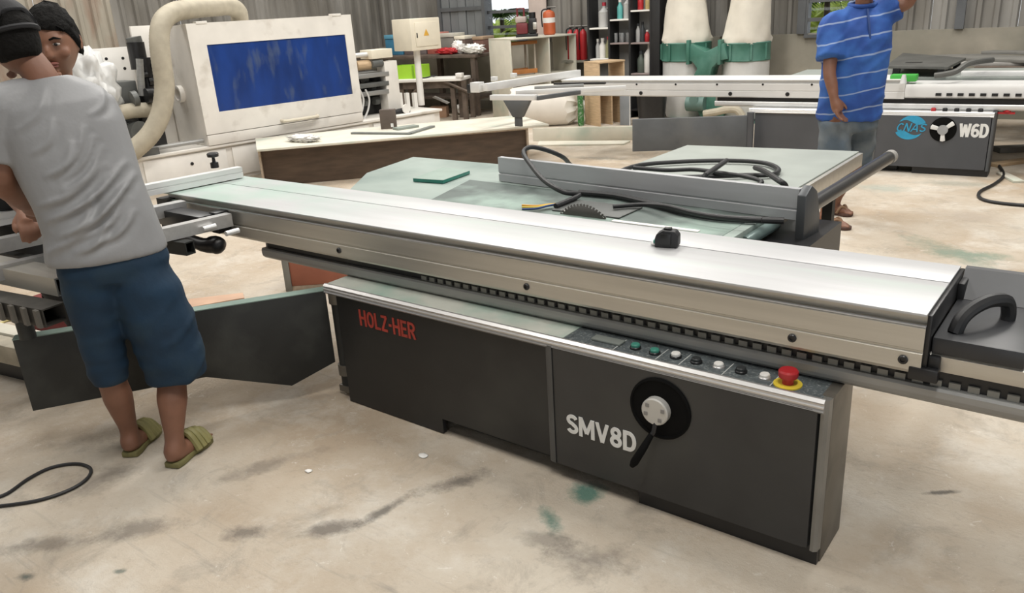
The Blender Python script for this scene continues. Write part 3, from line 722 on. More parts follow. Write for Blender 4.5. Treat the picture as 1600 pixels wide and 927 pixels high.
# logo: blue oval of two swooshes round the letters
def crescent(mb, cx, cz, rx, rz, up, y):
    n_ = 18; sg = 1 if up else -1; pts = []
    for k in range(n_+1):
        a = math.radians(26+(154-26)*k/n_); pts.append((cx+rx*math.cos(a)+.012*sg, cz+sg*rz*math.sin(a)))
    for k in range(1, n_):
        t = k/n_; x = pts[n_][0]+(pts[0][0]-pts[n_][0])*t; pts.append((x, cz+sg*rz*(.44+.18*math.sin(2*math.pi*t)*sg)))
    mb.prism(pts, 'y', y-.002, y)
BLU = mat('logo_blue', (.03, .30, .50), .5, 0, .08, 30)
c_ = LW(PY(1423, 199, 7.816))
lx, lz = c_.x, c_.z
mb = MB(); crescent(mb, lx, lz, .118, .105, True, -.0175); mb.build('logo', BLU, saw2); mb = MB(); crescent(mb, lx, lz, .118, .105, False, -.0175); mb.build('logo', BLU, saw2)
text('lettering', 'CNAS', BLU, saw2, lx-.118, lx+.118, lz-.036, lz+.040, -.020, .14, .28, label='blue slanted lettering CNAS')
a, b_ = LW(PY(1498, 214, 7.83)), LW(PY(1546, 194, 7.83))
text('lettering', 'W6D', WTXT, saw2, a.x, b_.x, a.z, b_.z, -.0175, .19, label='white lettering W6D')
c_ = LW(PY(1474, 202, 7.83)); wr = .105
hw2 = MB().lathe([(.001, 0), (wr, 0), (wr, .006), (wr*.9, .01), (.001, .01)], (0, 0, 0), 32, Matrix.Translation((c_.x, -.018, c_.z)) @ Matrix.Rotation(math.radians(90), 4, 'X')).build('handwheel', MATTEB, saw2)
for a in (38, 165, 275):
    M = Matrix.Translation((c_.x, -.03, c_.z)) @ Matrix.Rotation(math.radians(-a), 4, 'Y')
    MB().prism([(.02, -.013), (.095, -.02), (.100, 0), (.095, .02), (.02, .013)], 'y', -.016, 0, .002, M).build('spoke', WTXT, hw2)
MB().lathe([(.001, 0), (.042, 0), (.042, .012), (.001, .014)], (0, 0, 0), 20, Matrix.Translation((c_.x, -.04, c_.z)) @ Matrix.Rotation(math.radians(90), 4, 'X')).build('hub', mat('hub2', (.36, .37, .38), .45, .3), hw2)
for k, m in enumerate((RED, BLACK, BLACK, BLACK, BLACK)):
    MB().lathe([(.020, 0), (.020, .022), (.012, .028), (.001, .028)], (1.55+k*.09, .06, .544), 12).build('push_button', m, pan2)
MB().lathe([(.03, 0), (.03, .03), (.001, .032)], (2.10, .14, .535), 14).build('stop_button', RED, saw2); BX('button_arm', RED, saw2, 2.035, 2.16, .12, .16, .52, .536)
# swing arm and hinge
a = LW(P(988, 187, .5)); b_ = LW(P(1168, 181, .5)); a.z = b_.z = 0; ay = math.atan2(b_.y-a.y, b_.x-a.x); al = (b_-a).length
MA2 = Matrix.Translation(a) @ Matrix.Rotation(ay, 4, 'Z')
MB().prism([(0, .185), (al*.72, .19), (al*.85, .11), (al, .13), (al, .50), (0, .50)], 'y', 0, .05, .003, MA2).build('swing_arm', SLATE2, saw2)
MB().cyl((b_.x+.02, b_.y+.03, .03), (b_.x+.02, b_.y+.03, .53), .035, n=14).build('hinge_post', SLATE, saw2)
# outrigger of the second saw
def tube2(name, m, p, q, wd, h_, z, wall=.006):
    p = LW((p[0], p[1], 0)); q = LW((q[0], q[1], 0)); ln = (q-p).length; ya = math.atan2(q.y-p.y, q.x-p.x)
    return MB().box(0, ln, -wd/2, wd/2, z-h_, z, .003, Matrix.Translation(p) @ Matrix.Rotation(ya, 4, 'Z')).build(name, m, saw2)
fa = P(758, 141, .82); fb = P(904, 118, .82)
cf2 = tube2('crosscut_fence', ALU_L, fa, fb, .07, .075, .885)
q = LW((fa.x, fa.y, 0)); BX('fence_stop', ALU_L, cf2, q.x-.16, q.x-.05, q.y-.04, q.y+.06, .80, .90, .004); BX('fence_flip', BLACK, cf2, q.x-.22, q.x-.16, q.y-.02, q.y+.10, .79, .88, .004)
for dy in (.25, .62): BX('fence_clamp', ALU_L, cf2, q.x-.10, q.x-.04, q.y+dy, q.y+dy+.05, .885, .93, .003)
ra, rb = P(768, 149, .78), P(838, 149, .78)
tube2('frame_tube', ALU_L, ra, rb, .08, .05, .785); tube2('frame_tube', SLATE2, P(838, 152, .76), P(905, 141, .77), .05, .04, .77)
tube2('frame_tube', ALU_L, P(806, 142, .79), P(978, 134, .79), .06, .05, .795)
tube2('frame_tube', mat('grey_bar', (.30, .31, .31), .5, .3), P(835, 135, .80), P(912, 131, .80), .05, .03, .80)
tube2('frame_bar_dark', BLACK, P(866, 129.5, .80), P(946, 128.5, .80), .05, .02, .80)
a, b_, c1, c2 = P(783, 152, .735), P(829, 153, .735), None, None
al_ = LW(a); bl_ = LW(b_); sl = (bl_-al_).length; MM = Matrix.Translation(Vector((al_.x, al_.y, 0))) @ Matrix.Rotation(math.atan2(bl_.y-al_.y, bl_.x-al_.x), 4, 'Z')
MB().prism([(0, .735), (sl, .735), (sl*.66, .535), (sl*.36, .535)], 'y', 0, .05, .003, MM).build('arm_bracket', SLATE2, saw2)
MB().prism([(sl*.40, .535), (sl*.62, .535), (sl*.62, .44), (sl*.40, .44)], 'y', .01, .04, .003, MM).build('bracket_foot', SLATE2, saw2)
# table of the second saw with guard and scrap boards
def poly2(name, m, pts, z0, z1, bev=.003, parent=saw2):
    q = [LW((p.x, p.y, 0)) for p in pts]; return MB().prism([(p.x, p.y) for p in q], 'z', z0, z1, bev).build(name, m, parent)
DG = mat('dark_grey_sheet', (.085, .085, .078), .55, .1, .2, 5)
BX('saw_table', GREYT, saw2, .1, 2.6, .54, 1.42, .74, .785, .003)
BX('saw_body', SLATE, saw2, .4, 1.9, .5, 1.3, 0, .739)
gt = poly2('table_guard', DG, [P(1382, 117, .80), P(1480, 116, .82), P(1508, 101, .82), P(1410, 92, .82)], .86, .885)
for px in ((1400, 113, .82), (1470, 114, .82), (1495, 101, .82), (1415, 97, .82)):
    p = LW(P(*px)); BX('guard_leg', BLACK, saw2, p.x-.03, p.x+.03, p.y-.01, p.y+.05, .785, .86)
BX('guard_slot', BLACK, gt, LW(P(1415, 98, .885)).x, LW(P(1440, 98, .885)).x, LW(P(1420, 98, .885)).y-.03, LW(P(1420, 98, .885)).y+.06, .8852, .887)
p = LW(P(1390, 128, .785)); q = LW(P(1431, 128, .785)); BX('green_clamp', mat('bright_green', (.05, .36, .05), .5), saw2, p.x, q.x, p.y+.0, p.y+.12, .786, .845, .006)
p = LW(P(1412, 124, .82)); MB().cyl((p.x, p.y, .786), (p.x, p.y, .86), .03, .015, 12).build('clamp_screw', ALU_L, saw2)
p = LW(P(1480, 122, .81)); MB().tube(catmull([(p.x-.1, p.y, .83), (p.x+.05, p.y, .86), (p.x+.14, p.y+.15, .92), (p.x+.3, p.y+.35, .93)], 5), .025, 10).build('dust_pipe', DG, saw2)
BX('fence_body', ALU_L, saw2, LW(P(1490, 126, .80)).x, 2.55, .56, .66, .786, .83, .004)
def board(name, label, pts, z, th, m, cat='board', group=None, zs=None):
    c0 = sum((Vector((p.x, p.y, 0)) for p in pts), Vector())/len(pts)
    mb = MB(); mb.prism([(p.x-c0.x, p.y-c0.y) for p in pts], 'z', 0, th, .002); o = mb.build(name, m, None); o.location = (c0.x, c0.y, z)
    return tag(o, label, cat, group)
# ------------------------------------------------------------------ grey boards stacked by the second saw
rk = thing('board_trestle', 'dark trestle table holding grey boards against the concrete wall', 'table', (-.35, 10.25, 0), math.radians(3))
BX('trestle_top', DKWOOD, rk, -1.1, 1.6, -.55, .55, .72, .76, .003)
for x in (-1.0, 1.45):
    for y in (-.5, .45): BX('leg', DKWOOD, rk, x, x+.07, y, y+.07, 0, .72)
GB = mat('grey_board', (.17, .165, .15), .65, 0, .15, 5); GB2 = mat('grey_board_light', (.30, .29, .27), .65, 0, .12, 5)
board('grey_board', 'wide pale grey board lowest on the trestle by the concrete wall', [Vector((-1.75, 9.75, 0)), Vector((1.2, 9.85, 0)), Vector((1.2, 10.6, 0)), Vector((-1.75, 10.5, 0))], .761, .03, GB2)
board('grey_board', 'dark grey board lying askew on the wide pale grey board', [Vector((-2.3, 10.45, 0)), Vector((-.9, 9.65, 0)), Vector((-.4, 9.75, 0)), Vector((-1.55, 10.6, 0))], .792, .03, GB)
board('grey_board', 'long narrow dark board topmost on the trestle by the concrete wall', [Vector((-1.5, 10.52, 0)), Vector((.6, 9.60, 0)), Vector((.75, 9.85, 0)), Vector((-1.4, 10.66, 0))], .824, .03, GB)
# ------------------------------------------------------------------ scrap on the floor right of the second saw
def scrap(lab, p, q, wd, z, th, m):
    a, b_ = P(*p), P(*q); d = (b_-a).normalized(); nn = Vector((-d.y, d.x, 0))*wd
    return board('wood_offcut', lab, [a, b_, b_+nn, a+nn], z, th, m)
scrap('long pale offcut lying on the floor beside the second saw end', (1558, 262), (1640, 250), .10, 0, .03, TANW)
scrap('dark grey offcut lying on the floor beside the second saw end', (1562, 240), (1650, 236), .16, 0, .05, GB)
scrap('short pale offcut lying nearest the black floor cable', (1572, 272), (1600, 286), -.08, 0, .02, PLY)
t = thing('leaning_plywood', 'tan plywood panel standing on edge beyond the second saw end', 'panel', (-.10, 8.75, 0), math.radians(2))
BX('sheet', TANW, t, -.5, 1.0, 0, .02, .10, .62); BX('edge_batten', EDGE, t, -.5, 1.0, -.04, 0, .0, .10)
t = thing('steel_bar_rack', 'low rack of steel bars beside the second saw end panel', 'rack', (-.15, 8.2, 0), math.radians(-2))
for k, (z, m) in enumerate(((.36, ALU_L), (.28, DG), (.21, DG), (.14, STEELB))):
    mb = MB(); mb.cyl((-.45, .05*k, z), (1.2, .05*k-.1, z-.03), .025, n=10); mb.build('bar', m, t)
for x in (-.35, .95): BX('rack_post', DKWOOD, t, x, x+.04, -.1, .32, 0, .4)
cable('floor_cable', 'thin black cable curling over the floor from the second saw end', [P(1556, 255, .012), P(1563, 262, .012), P(1568, 275, .012), P(1553, 288, .012), P(1532, 299, .012), P(1531, 309, .012), P(1552, 316, .012), P(1600, 321, .012), P(1640, 322, .012)], .013)

# ================================================================== EDGE BANDING MACHINE
EA = P(404.5, 273); EV = VP(EA, 82)
BT = EV.l(324, 229).z
eb = thing('edge_banding_machine', 'large white edge banding machine with a blue window in its hood', 'machine', EA, EV.yaw)
H0, H1, HZ0, HZ1 = EV.l(322, 211).x, EV.l(564, 174).x, EV.l(322, 211).z, 1.635
bs = BX('base', WHITEP, eb, -1.29, 2.70, .02, 1.0, 0, BT-.03, .006)
BX('base_top', WHITEP, eb, -1.31, 2.72, -.02, 1.02, BT-.029, BT, .004)
for u0, u1 in ((-1.22, -.33), (-.26, .62), (.68, 1.55), (1.62, 2.6)):
    d_ = BX('base_door', WHITE, eb, u0, u1, .004, .019, .04, BT-.05, .004)
    M = Matrix.Translation(((u0+u1)/2+.05, .004, BT*.62)) @ Matrix.Rotation(math.radians(90), 4, 'X')
    MB().lathe([(.018, 0), (.018, .006), (.001, .006)], (0, 0, 0), 12, M).build('lock', BLACK, d_)
hood = MB().prism([(.02, BT+.001), (.0, HZ0), (.02, HZ1-.02), (.05, HZ1), (.50, HZ1-.02), (.95, 1.25), (.95, BT+.001)], 'x', H0, H1).build('hood', WHITEP, eb)
MH = Matrix.Translation((0, 0, HZ0)) @ Matrix.Rotation(math.radians(-1.2), 4, 'X')
hh = HZ1-HZ0
fr = MB()
wx0, wx1, wz0, wz1 = H0+.175, H1-.105, .22, .90
for bx_ in ((H0-.006, wx0, 0, hh), (wx1, H1+.006, 0, hh), (wx0, wx1, 0, wz0), (wx0, wx1, wz1, hh)): fr.box(bx_[0], bx_[1], -.035, -.004, bx_[2], bx_[3], 0, MH)
dr = fr.build('hood_door', WHITEP, eb)
BX('window', BLUEW, dr, wx0, wx1, -.024, -.006, wz0, wz1, M=MH, label='scratched dark blue window pane')
mb = MB(); mb.tube([MH @ Vector(p) for p in ((.36, -.034, .035), (.37, -.075, .03), (.42, -.085, .028), (.76, -.085, .028), (.81, -.075, .03), (.82, -.034, .035))], .018, 10); mb.build('door_handle', CREAM, dr)
BX('sill_strip', WHITEP, eb, H0+.0, H1, -.03, .018, BT+.005, HZ0-.006, .004)
for u in (H0+.1, H1-.25): BX('hood_hinge', WHITEP, hood, u, u+.12, -.02, .06, HZ1-.01, HZ1+.018, .004)
mb = MB(); mb.cyl((H0-.85, .05, BT+.06), (H0-.02, .05, BT+.06), .022, n=12); mb.build('guide_rod', ALU_D, eb)
MB().lathe([(.09, 0), (.09, .05), (.065, .05), (.065, .0)], (0, 0, 0), 20, Matrix.Translation((H0, .42, .93)) @ Matrix.Rotation(math.radians(-90), 4, 'Y')).build('dust_port', WHITEP, eb)
def ehose(name, px, r, offs, lab):
    pts = [EV.l(x, y, o) for (x, y), o in zip(px, offs)]
    path = catmull(pts, 14); rr = [r*(1.0+.012*(1 if k % 2 else -1)) for k in range(len(path))]
    mb = MB(); mb.tube(path, rr, 16); return mb.build(name, HOSE, eb, label=lab)
ehose('extraction_hose', [(375, 34), (372, 18), (358, 10), (335, 11), (300, 14), (272, 19), (254, 34), (249, 60), (252, 95), (257, 135), (252, 175), (236, 208), (212, 232), (190, 248)], .095, [.5, .42, .34, .25, .12, .02, -.06, -.10, -.12, -.12, -.12, -.1, -.06, -.02], 'thick beige ribbed extraction hose')
ehose('extraction_hose', [(246, 170), (225, 172), (200, 174), (172, 181), (150, 190)], .075, [.30, .16, .15, .15, .15], 'short beige ribbed hose')
# feed end: motors, gearbox and panel
def ecyl(name, m, p, q, r, op, oq=None, par=eb, n=16):
    mb = MB(); a, b_ = EV.l(p[0], p[1], op), EV.l(q[0], q[1], op if oq is None else oq); mb.cyl(a, b_, r, n=n); return mb.build(name, m, par)
mo = ecyl('feed_motor', MOTOR, (190, 215), (222, 210), .135, .35, .10)
a, b_ = EV.l(190, 215, .35), EV.l(222, 210, .10)
for k in range(14):
    an = 2*math.pi*k/14; ax = (b_-a).normalized(); o1 = ax.orthogonal().normalized(); o2 = ax.cross(o1); dd = (o1*math.cos(an)+o2*math.sin(an))*.142
    mb = MB(); mb.tube([a+dd, b_*.75+a*.25+dd], .009, 4); mb.build('cooling_fin', MOTOR, mo)
BX('motor_mount', MOTOR, eb, a.x-.1, b_.x+.1, .0, .4, BT+.001, BT+.07)
ecyl('spindle_motor', BLACK, (211, 66), (219, 108), .085, .35); ecyl('spindle_cap', MOTOR, (208, 58), (211, 67), .075, .35)
ecyl('spindle_head', BLACK, (226, 90), (236, 150), .085, .30); ecyl('air_cylinder', ALU_D, (218, 92), (222, 150), .035, .2)
ecyl('pulley', MOTOR, (206, 155), (214, 153), .075, .12); ecyl('pulley', BLACK, (228, 150), (240, 149), .075, .12)
u0, u1, z0, z1 = EV.rect(183, 127, 216, 162, .3); BX('gear_box', MOTOR, eb, u0, u1, .3, .6, z0, z1, .01); BX('box_flange', DCG, eb, u0-.05, u0, .27, .6, z0-.03, z1+.02, .004)
u0, u1, z0, z1 = EV.rect(222, 140, 262, 232, .35); BX('head_stand', BLACK, eb, u0, u1-.05, .35, .6, BT+.001, z1, .01)
u0, u1, z0, z1 = EV.rect(176, 160, 250, 235, .45); BX('feed_column', MOTOR, eb, u0+.05, u1, .45, .7, BT+.001, z1, .01)
u0, u1, z0, z1 = EV.rect(214, 40, 240, 150, .72); BX('back_plate', WHITEP, eb, u0, u1+.1, .72, .76, BT+.001, z1, .004)
for (x, y), r in (((222, 118), .03), ((232, 128), .04), ((216, 100), .025), ((238, 105), .035), ((228, 160), .04)): ecyl('air_fitting', BLACK, (x, y), (x+8, y-1), r, .22)
# outfeed end: column, pressure rollers, tape roll
u0, u1, z0, z1 = EV.rect(602, 95, 619, 205, .30); BX('column', WHITEP, eb, u0, u1+.03, .25, .42, BT+.001, z1, .006)
u0, u1, z0, z1 = EV.rect(573, 77, 606, 91, .35); BX('head_box', CREAM, eb, u0, u1, .25, .5, z0, z1, .006)
ecyl('ram', ALU_L, (546, 88), (576, 85), .03, .35); ecyl('tape_roll', TANW, (556, 103), (578, 101), .06, .35); ecyl('pressure_roller', MOTOR, (580, 100), (596, 98), .05, .3)
for y in (118, 133, 146): 
    u0, u1, z0, z1 = EV.rect(556, y-4, 604, y+3, .3); BX('cross_plate', ALU_D if y != 133 else MOTOR, eb, u0, u1, .24, .6, z0, z1, .004)
u0, u1, z0, z1 = EV.rect(560, 112, 600, 196, .55); BX('trim_unit', BLACK, eb, u0, u1, .50, .8, BT+.001, z1, .01)
for (x, y) in ((566, 124), (578, 140), (590, 122), (584, 158), (568, 160)): ecyl('roller', MOTOR, (x, y), (x+7, y-1), .05, .40)
for s in (0, 1):
    pts = [EV.l(x+s*9, y, .2) for x, y in ((562, 140), (568, 155), (566, 172), (560, 186))]; mb = MB(); mb.tube(catmull(pts, 5), .012, 6); mb.build('air_line', ALU_L, eb)
mb = MB(); mb.cyl(EV.l(612, 178, .15), EV.l(638, 172, .15), .045, n=12); mb.build('outfeed_roller', BLACK, eb)
MB().lathe([(.06, 0), (.06, .02), (.02, .02)], (0, 0, 0), 14, Matrix.Translation(EV.l(634, 170, .1)) @ Matrix.Rotation(math.radians(90), 4, 'X')).build('roller_end', WHITE, eb)
for x in (625, 636, 648): 
    u0, u1, z0, z1 = EV.rect(x, 145, x+5, 178, .45); BX('guard_post', WHITE, eb, u0, u1, .45, .5, BT+.001, z1)
# electrical cabinet on its pole
cu0, cu1, cz0, cz1 = EV.rect(642, 28, 688, 78, .45)
cb = MB().box(cu0, cu1, .45, .85, cz0, cz1, .008).build('control_cabinet', CREAM, eb)
cdoor = BX('cabinet_door', CREAM, cb, cu0+.07, cu1-.05, .440, .449, cz0+.05, cz1-.05, .003)
cx_, cz_ = (cu0+cu1)/2, (cz0+cz1)/2+.02
MB().prism([(cx_-.045, cz_-.04), (cx_+.045, cz_-.04), (cx_, cz_+.045)], 'y', .437, .4395).build('warning_sign', mat('warning_orange', (.75, .42, .06), .5), cdoor)
BX('door_lock', BLACK, cdoor, cu0+.085, cu0+.10, .434, .4395, cz_-.06, cz_)
mb = MB(); mb.cyl((cx_-.05, .62, BT+.001), (cx_-.05, .62, cz0), .045, n=12); mb.build('cabinet_pole', WHITE, eb)

# perforated panel and wrapped bundle behind the young man
it = thing('infeed_table', 'white infeed table standing at the end of the edge banding machine', 'table', EA+EV.d*-2.5+EV.n*.5, EV.yaw)
BX('table_top', WHITEP, it, -1.0, 1.05, -.35, .45, .50, .54, .004)
for x in (-.95, .95):
    for y in (-.3, .38): BX('leg', WHITEP, it, x, x+.06, y, y+.06, 0, .5)
u0, u1, z0, z1 = EV.rect(100, 76, 209, 128, .85)
pp_ = thing('perforated_panel', 'white board with small black holes standing on the infeed table', 'board', EA+EV.d*((u0+u1)/2)+EV.n*.85+Vector((0, 0, .541)), EV.yaw)
BX('sheet', WHITE, pp_, (u0-u1)/2, (u1-u0)/2, 0, .02, 0, z1-.541, .002)
for x, y in ((166, 92), (192, 91), (170, 110), (195, 107)):
    q = EV.l(x, y, .85); MB().lathe([(.016, 0), (.016, .003), (.001, .003)], (0, 0, 0), 10, Matrix.Translation((q.x-(u0+u1)/2, 0, q.z-.541)) @ Matrix.Rotation(math.radians(90), 4, 'X')).build('hole', BLACK, pp_)
def crumple(name, label, cat, c_, size, m, seed, amp=.3, freq=3.0, sub=4, ridged=True, flat=True):
    b = bmesh.new(); bmesh.ops.create_icosphere(b, subdivisions=sub, radius=1.0)
    for v in b.verts:
        p = v.co.copy(); nz = mnoise.noise(p*freq+Vector((seed, 0, 0))); n2 = mnoise.noise(p*freq*2.3+Vector((0, seed, 0)))
        k = 1+amp*(abs(nz)*1.6-.3)+amp*.5*n2
        v.co = Vector((p.x*size[0]*k, p.y*size[1]*k, max(0 if flat else -9, p.z*k*.5+.5)*size[2]))
    me = bpy.data.meshes.new(name); b.to_mesh(me); b.free(); me.materials.append(m)
    me.polygons.foreach_set('use_smooth', [True]*len(me.polygons))
    o = bpy.data.objects.new(name, me); C.objects.link(o); o.location = c_
    return tag(o, label, cat)
q = EV.w(140, 150, .45)
crumple('plastic_bundle', 'crumpled clear plastic wrap heaped on the infeed table', 'plastic wrap', (q.x, q.y, .541), (.38, .22, .92), CLEAR, 3, .34, 3.2)

# ================================================================== LOW BROWN CARCASS WITH BOARD ON TOP
LA = P(828, 257); LV = VP(LA, 47)
lc = thing('low_carcass', 'long low brown cabinet carcass lying on the floor under a pale board', 'cabinet', LA, LV.yaw)
ll = -2.80
for x0, x1 in ((ll, ll+.02), (-.02, 0)): BX('end_panel', EDGE, lc, x0, x1, 0, .46, 0, .372)
BX('back_panel', BROWN, lc, ll+.02, -.02, .06, .08, 0.0, .372); BX('bottom_panel', BROWN, lc, ll+.02, -.02, .081, .46, .0, .02); BX('rear_panel', BROWN, lc, ll+.02, -.02, .44, .46, .02, .372)
BX('top_panel', EDGE, lc, ll, 0, 0, .46, .373, .391)
board('pale_board', 'long pale dusty board laid over the low brown carcass', [P(401, 234, .415), P(858, 194, .415), P(812, 180, .415), P(600, 197, .415), P(399, 216, .415)], .3925, .022, PLY)
def on_board(px, py): return P(px, py, .415)
a = on_board(608, 201)
t = thing('steel_block', 'dark brown square steel block standing on the pale board', 'block', (a.x, a.y, .4150), math.radians(35))
BX('block', mat('brown_block', (.11, .085, .07), .6, .1, .2), t, -.085, .085, -.035, .045, .0, .21, .004); BX('block_sticker', WTXT, t, .03, .06, -.0365, -.0352, .02, .06)
def bar_on(lab, p, q, wd, th, m, z=.4150):
    a, b_ = on_board(*p), on_board(*q); d = (b_-a).normalized(); nn = Vector((-d.y, d.x, 0))*wd
    return board('steel_strip', lab, [a, b_, b_+nn, a+nn], z, th, m, 'strip')
STG = mat('strip_grey', (.20, .21, .20), .5, .3, .1)
bar_on('long grey strip lying in front of the square steel block', (548, 210), (640, 211), .05, .02, STG)
bar_on('grey strip angled away beyond the square steel block on the pale board', (644, 210), (680, 199), .06, .02, STG)
bar_on('short wide grey strip lying beside the square steel block', (622, 204), (655, 199), .12, .025, mat('strip_green', (.24, .27, .24), .6))
a = on_board(475, 221); crumple('white_rag', 'crumpled white rag on the pale board', 'rag', (a.x, a.y, .415), (.19, .09, .07), WHITE, 9, .5, 3.0)
# ================================================================== BACK CORNER
def carcass(name, label, corner, leftpx, rightpx, ytop, m, yaw=66, shelves=(), inner=None, extra=None):
    A = P(*corner); V = VP(A, yaw); E_ = VP(A, yaw-90)
    ln = V.l(rightpx, ytop).x; dp = -E_.l(leftpx, ytop).x; h = V.l(corner[0], ytop).z; th = .022
    t = thing(name, label, 'cabinet', A, V.yaw)
    BX('end_panel', m, t, 0, th, 0, dp, 0, h-th, .002); BX('end_panel', m, t, ln-th, ln, 0, dp, 0, h-th, .002)
    BX('top_panel', m, t, 0, ln, -.01, dp, h-th, h, .002)
    for z in shelves: BX('shelf', m, t, th, ln-th, .005, dp-.02, h*z, h*z+th, .002)
    return t, V, ln, dp, h
pc, PV_, pln, pdp, ph = carcass('shelf_carcass', 'pale dusty plywood shelf carcass standing below the louvre window', (803, 190), 763, 900, 60, PLY, 66, (.52, .14))
BX('divider', PLY, pc, pln*.58, pln*.58+.02, .01, pdp-.03, .14*ph+.022, ph*.52, .002); BX('divider', PLY, pc, pln*.58, pln*.58+.02, .01, pdp-.03, .52*ph+.022, ph-.022, .002)
# orange wooden stool inside it
q = pc.location+PV_.d*(pln*.28)+PV_.n*(pdp*.5)
sto = thing('wooden_stool', 'orange-brown wooden stool standing inside the pale shelf carcass', 'stool', (q.x, q.y, ph*.52+.0225), PV_.yaw)
BX('seat', ORANGEW, sto, -.24, .24, -.17, .17, .44, .485, .006); BX('stretcher', ORANGEW, sto, -.23, .23, -.16, -.12, .02, .085, .004); BX('stretcher', ORANGEW, sto, -.23, .23, .12, .16, .02, .085, .004)
for x in (-.21, .19):
    for y in (-.15, .13): BX('leg', mat('pale_leg', (.45, .40, .33), .6), sto, x, x+.025, y, y+.025, 0, .44)
# engine-like tool and extinguisher on top of the carcass
def on_top(fu, fv): return pc.location+PV_.d*(pln*fu)+PV_.n*(pdp*fv)+Vector((0, 0, ph))
q = on_top(.36, .3)
en = thing('small_engine', 'small dark red and black engine standing on top of the pale carcass', 'engine', q, PV_.yaw-.6)
BX('base_frame', BLACK, en, -.16, .16, -.10, .10, 0, .04, .004); BX('crankcase', mat('dark_red', (.15, .02, .025), .5), en, -.15, .02, -.09, .09, .041, .20, .02); BX('cylinder_block', BLACK, en, .03, .15, -.08, .08, .041, .26, .02)
BX('fuel_tank', mat('tank_pale', (.40, .33, .30), .5), en, -.16, .0, -.08, .08, .201, .29, .02); MB().cyl((.09, 0, .26), (.09, 0, .34), .05, n=14).build('air_filter', BLACK, en)
mb = MB(); mb.tube([(-.13, -.02, .29), (-.13, -.02, .40), (-.03, -.02, .40), (-.03, -.02, .29)], .016, 8); mb.build('carry_handle', mat('dark_red', (.15, .02, .025)), en)
BX('exhaust', ALU_W, en, .10, .16, -.11, -.082, .10, .2, .01)
BX('wall_board', mat('pink_board', (.48, .40, .36), .7, 0, .1, 4), wb, WB.l(829, 20).x, WB.l(856, 20).x, -.05, -.03, CT, 2.6)
def extinguisher(name, label, loc, r, h, m, lab=True, group=None, cone=True):
    t = thing(name, label, 'fire extinguisher', loc, .4, group)
    bd = MB().lathe([(r*.8, 0), (r, .02), (r, h*.74), (r*.85, h*.82), (r*.35, h*.88), (r*.3, h*.9)], (0, 0, 0), 20).build('cylinder', m, t)
    MB().lathe([(r*.32, h*.9), (r*.32, h*.95), (.001, h*.95)], (0, 0, 0), 12).build('valve', BLACK, t)
    BX('lever', BLACK, t, -.02, r*1.1, -.012, .012, h*.95, h*.97); BX('lever', ALU, t, -.02, r*1.2, -.012, .012, h*.99, h*1.01)
    mb = MB(); mb.tube(catmull([(-.02, 0, h*.93), (-r*1.1, 0, h*.88), (-r*1.25, 0, h*.6), (-r*1.15, 0, h*.3)], 5), .011, 8); mb.build('hose', BLACKR, t)
    if lab: MB().lathe([(r*1.006, h*.44), (r*1.006, h*.62)], (0, 0, 0), 20).build('label_band', WHITE, t)
    return t
q = on_top(.72, .35)
extinguisher('fire_extinguisher', 'faded orange fire extinguisher with white label on top of the pale carcass', q, .092, .40, mat('orange_red', (.45, .10, .035), .45, 0, .1))
ua_, ub_ = WB.l(883, 70, -.15).x, WB.l(919, 70, -.15).x
xs_ = thing('bracket_shelf', 'narrow grey bracket shelf on the concrete wall under the red extinguishers', 'shelf', WB.a+WB.d*ua_+Vector((0, 0, CT-.36)), WB.yaw)
BX('shelf_board', CONC, xs_, 0, ub_-ua_, -.28, -.055, .06, .09)
for x in (.03, ub_-ua_-.06): MB().prism([(-.055, 0), (-.055, .059), (-.25, .059)], 'x', x, x+.03).build('bracket', WINF, xs_)
e0 = None
zsh = CT-.27
for k, px in enumerate((891, 901, 911)):
    p = WB.w(px, 40, -.17); p.z = zsh
    if e0 is None: e0 = extinguisher('fire_extinguisher', 'red fire extinguisher nearest the pale carcass in the row of three by the wall', p, .055, .50, RED, False, 'red extinguishers in a row by the wall')
    else: duptree(e0, p, ('', 'red fire extinguisher between two others in the row of three by the wall', 'red fire extinguisher nearest the black shelf in the row of three by the wall')[k])
# black shelf unit
SV = VP((-5.4, 10.45), 4)
bsf = thing('black_shelf', 'tall black shelf unit with pale shelves holding bottles', 'shelf', SV.a, SV.yaw)
xs = [-1.14, -.81, -.487, -.150, -.02]
BLKW = mat('black_board', (.014, .014, .015), .5, 0, .2)
BACK = mat('shelf_back', (.36, .36, .35), .7, 0, .06)
for x in xs[:3]+[-.17]: BX('upright', BLKW, bsf, x, x+.028, 0, .30, 0, 2.3)
BX('upright', BLKW, bsf, -.140, -.02, .0, .30, 0, 2.3, .002)
BX('back_panel', BACK, bsf, -1.112, -.17, .30, .312, 0, 2.3); BX('top_panel', BLKW, bsf, -1.14, -.02, 0, .312, 2.301, 2.33)
def zs(px, y): return SV.l(px, y).z
shz = [[zs(935, 43.5), zs(935, 92)], [zs(966, 30), zs(966, 67)], [zs(1000, 15.5), zs(1000, 66.5), zs(1000, 115)]]
sh_m = mat('pale_shelf', (.70, .69, .65), .6); 
for k in range(3):
    for j, z in enumerate(shz[k]):
        BX('shelf', sh_m if j == 0 or k == 0 else mat('dark_reddish_shelf', (.25, .20, .19), .6), bsf, xs[k]+.029, (xs[k+1]-.001 if k < 2 else -.171), .004, .299, z-.022, z, .001)  # lower shelves in a darker reddish tone
    BX('shelf', BLKW, bsf, xs[k]+.029, (xs[k+1]-.001 if k < 2 else -.171), .004, .299, .10, .12)
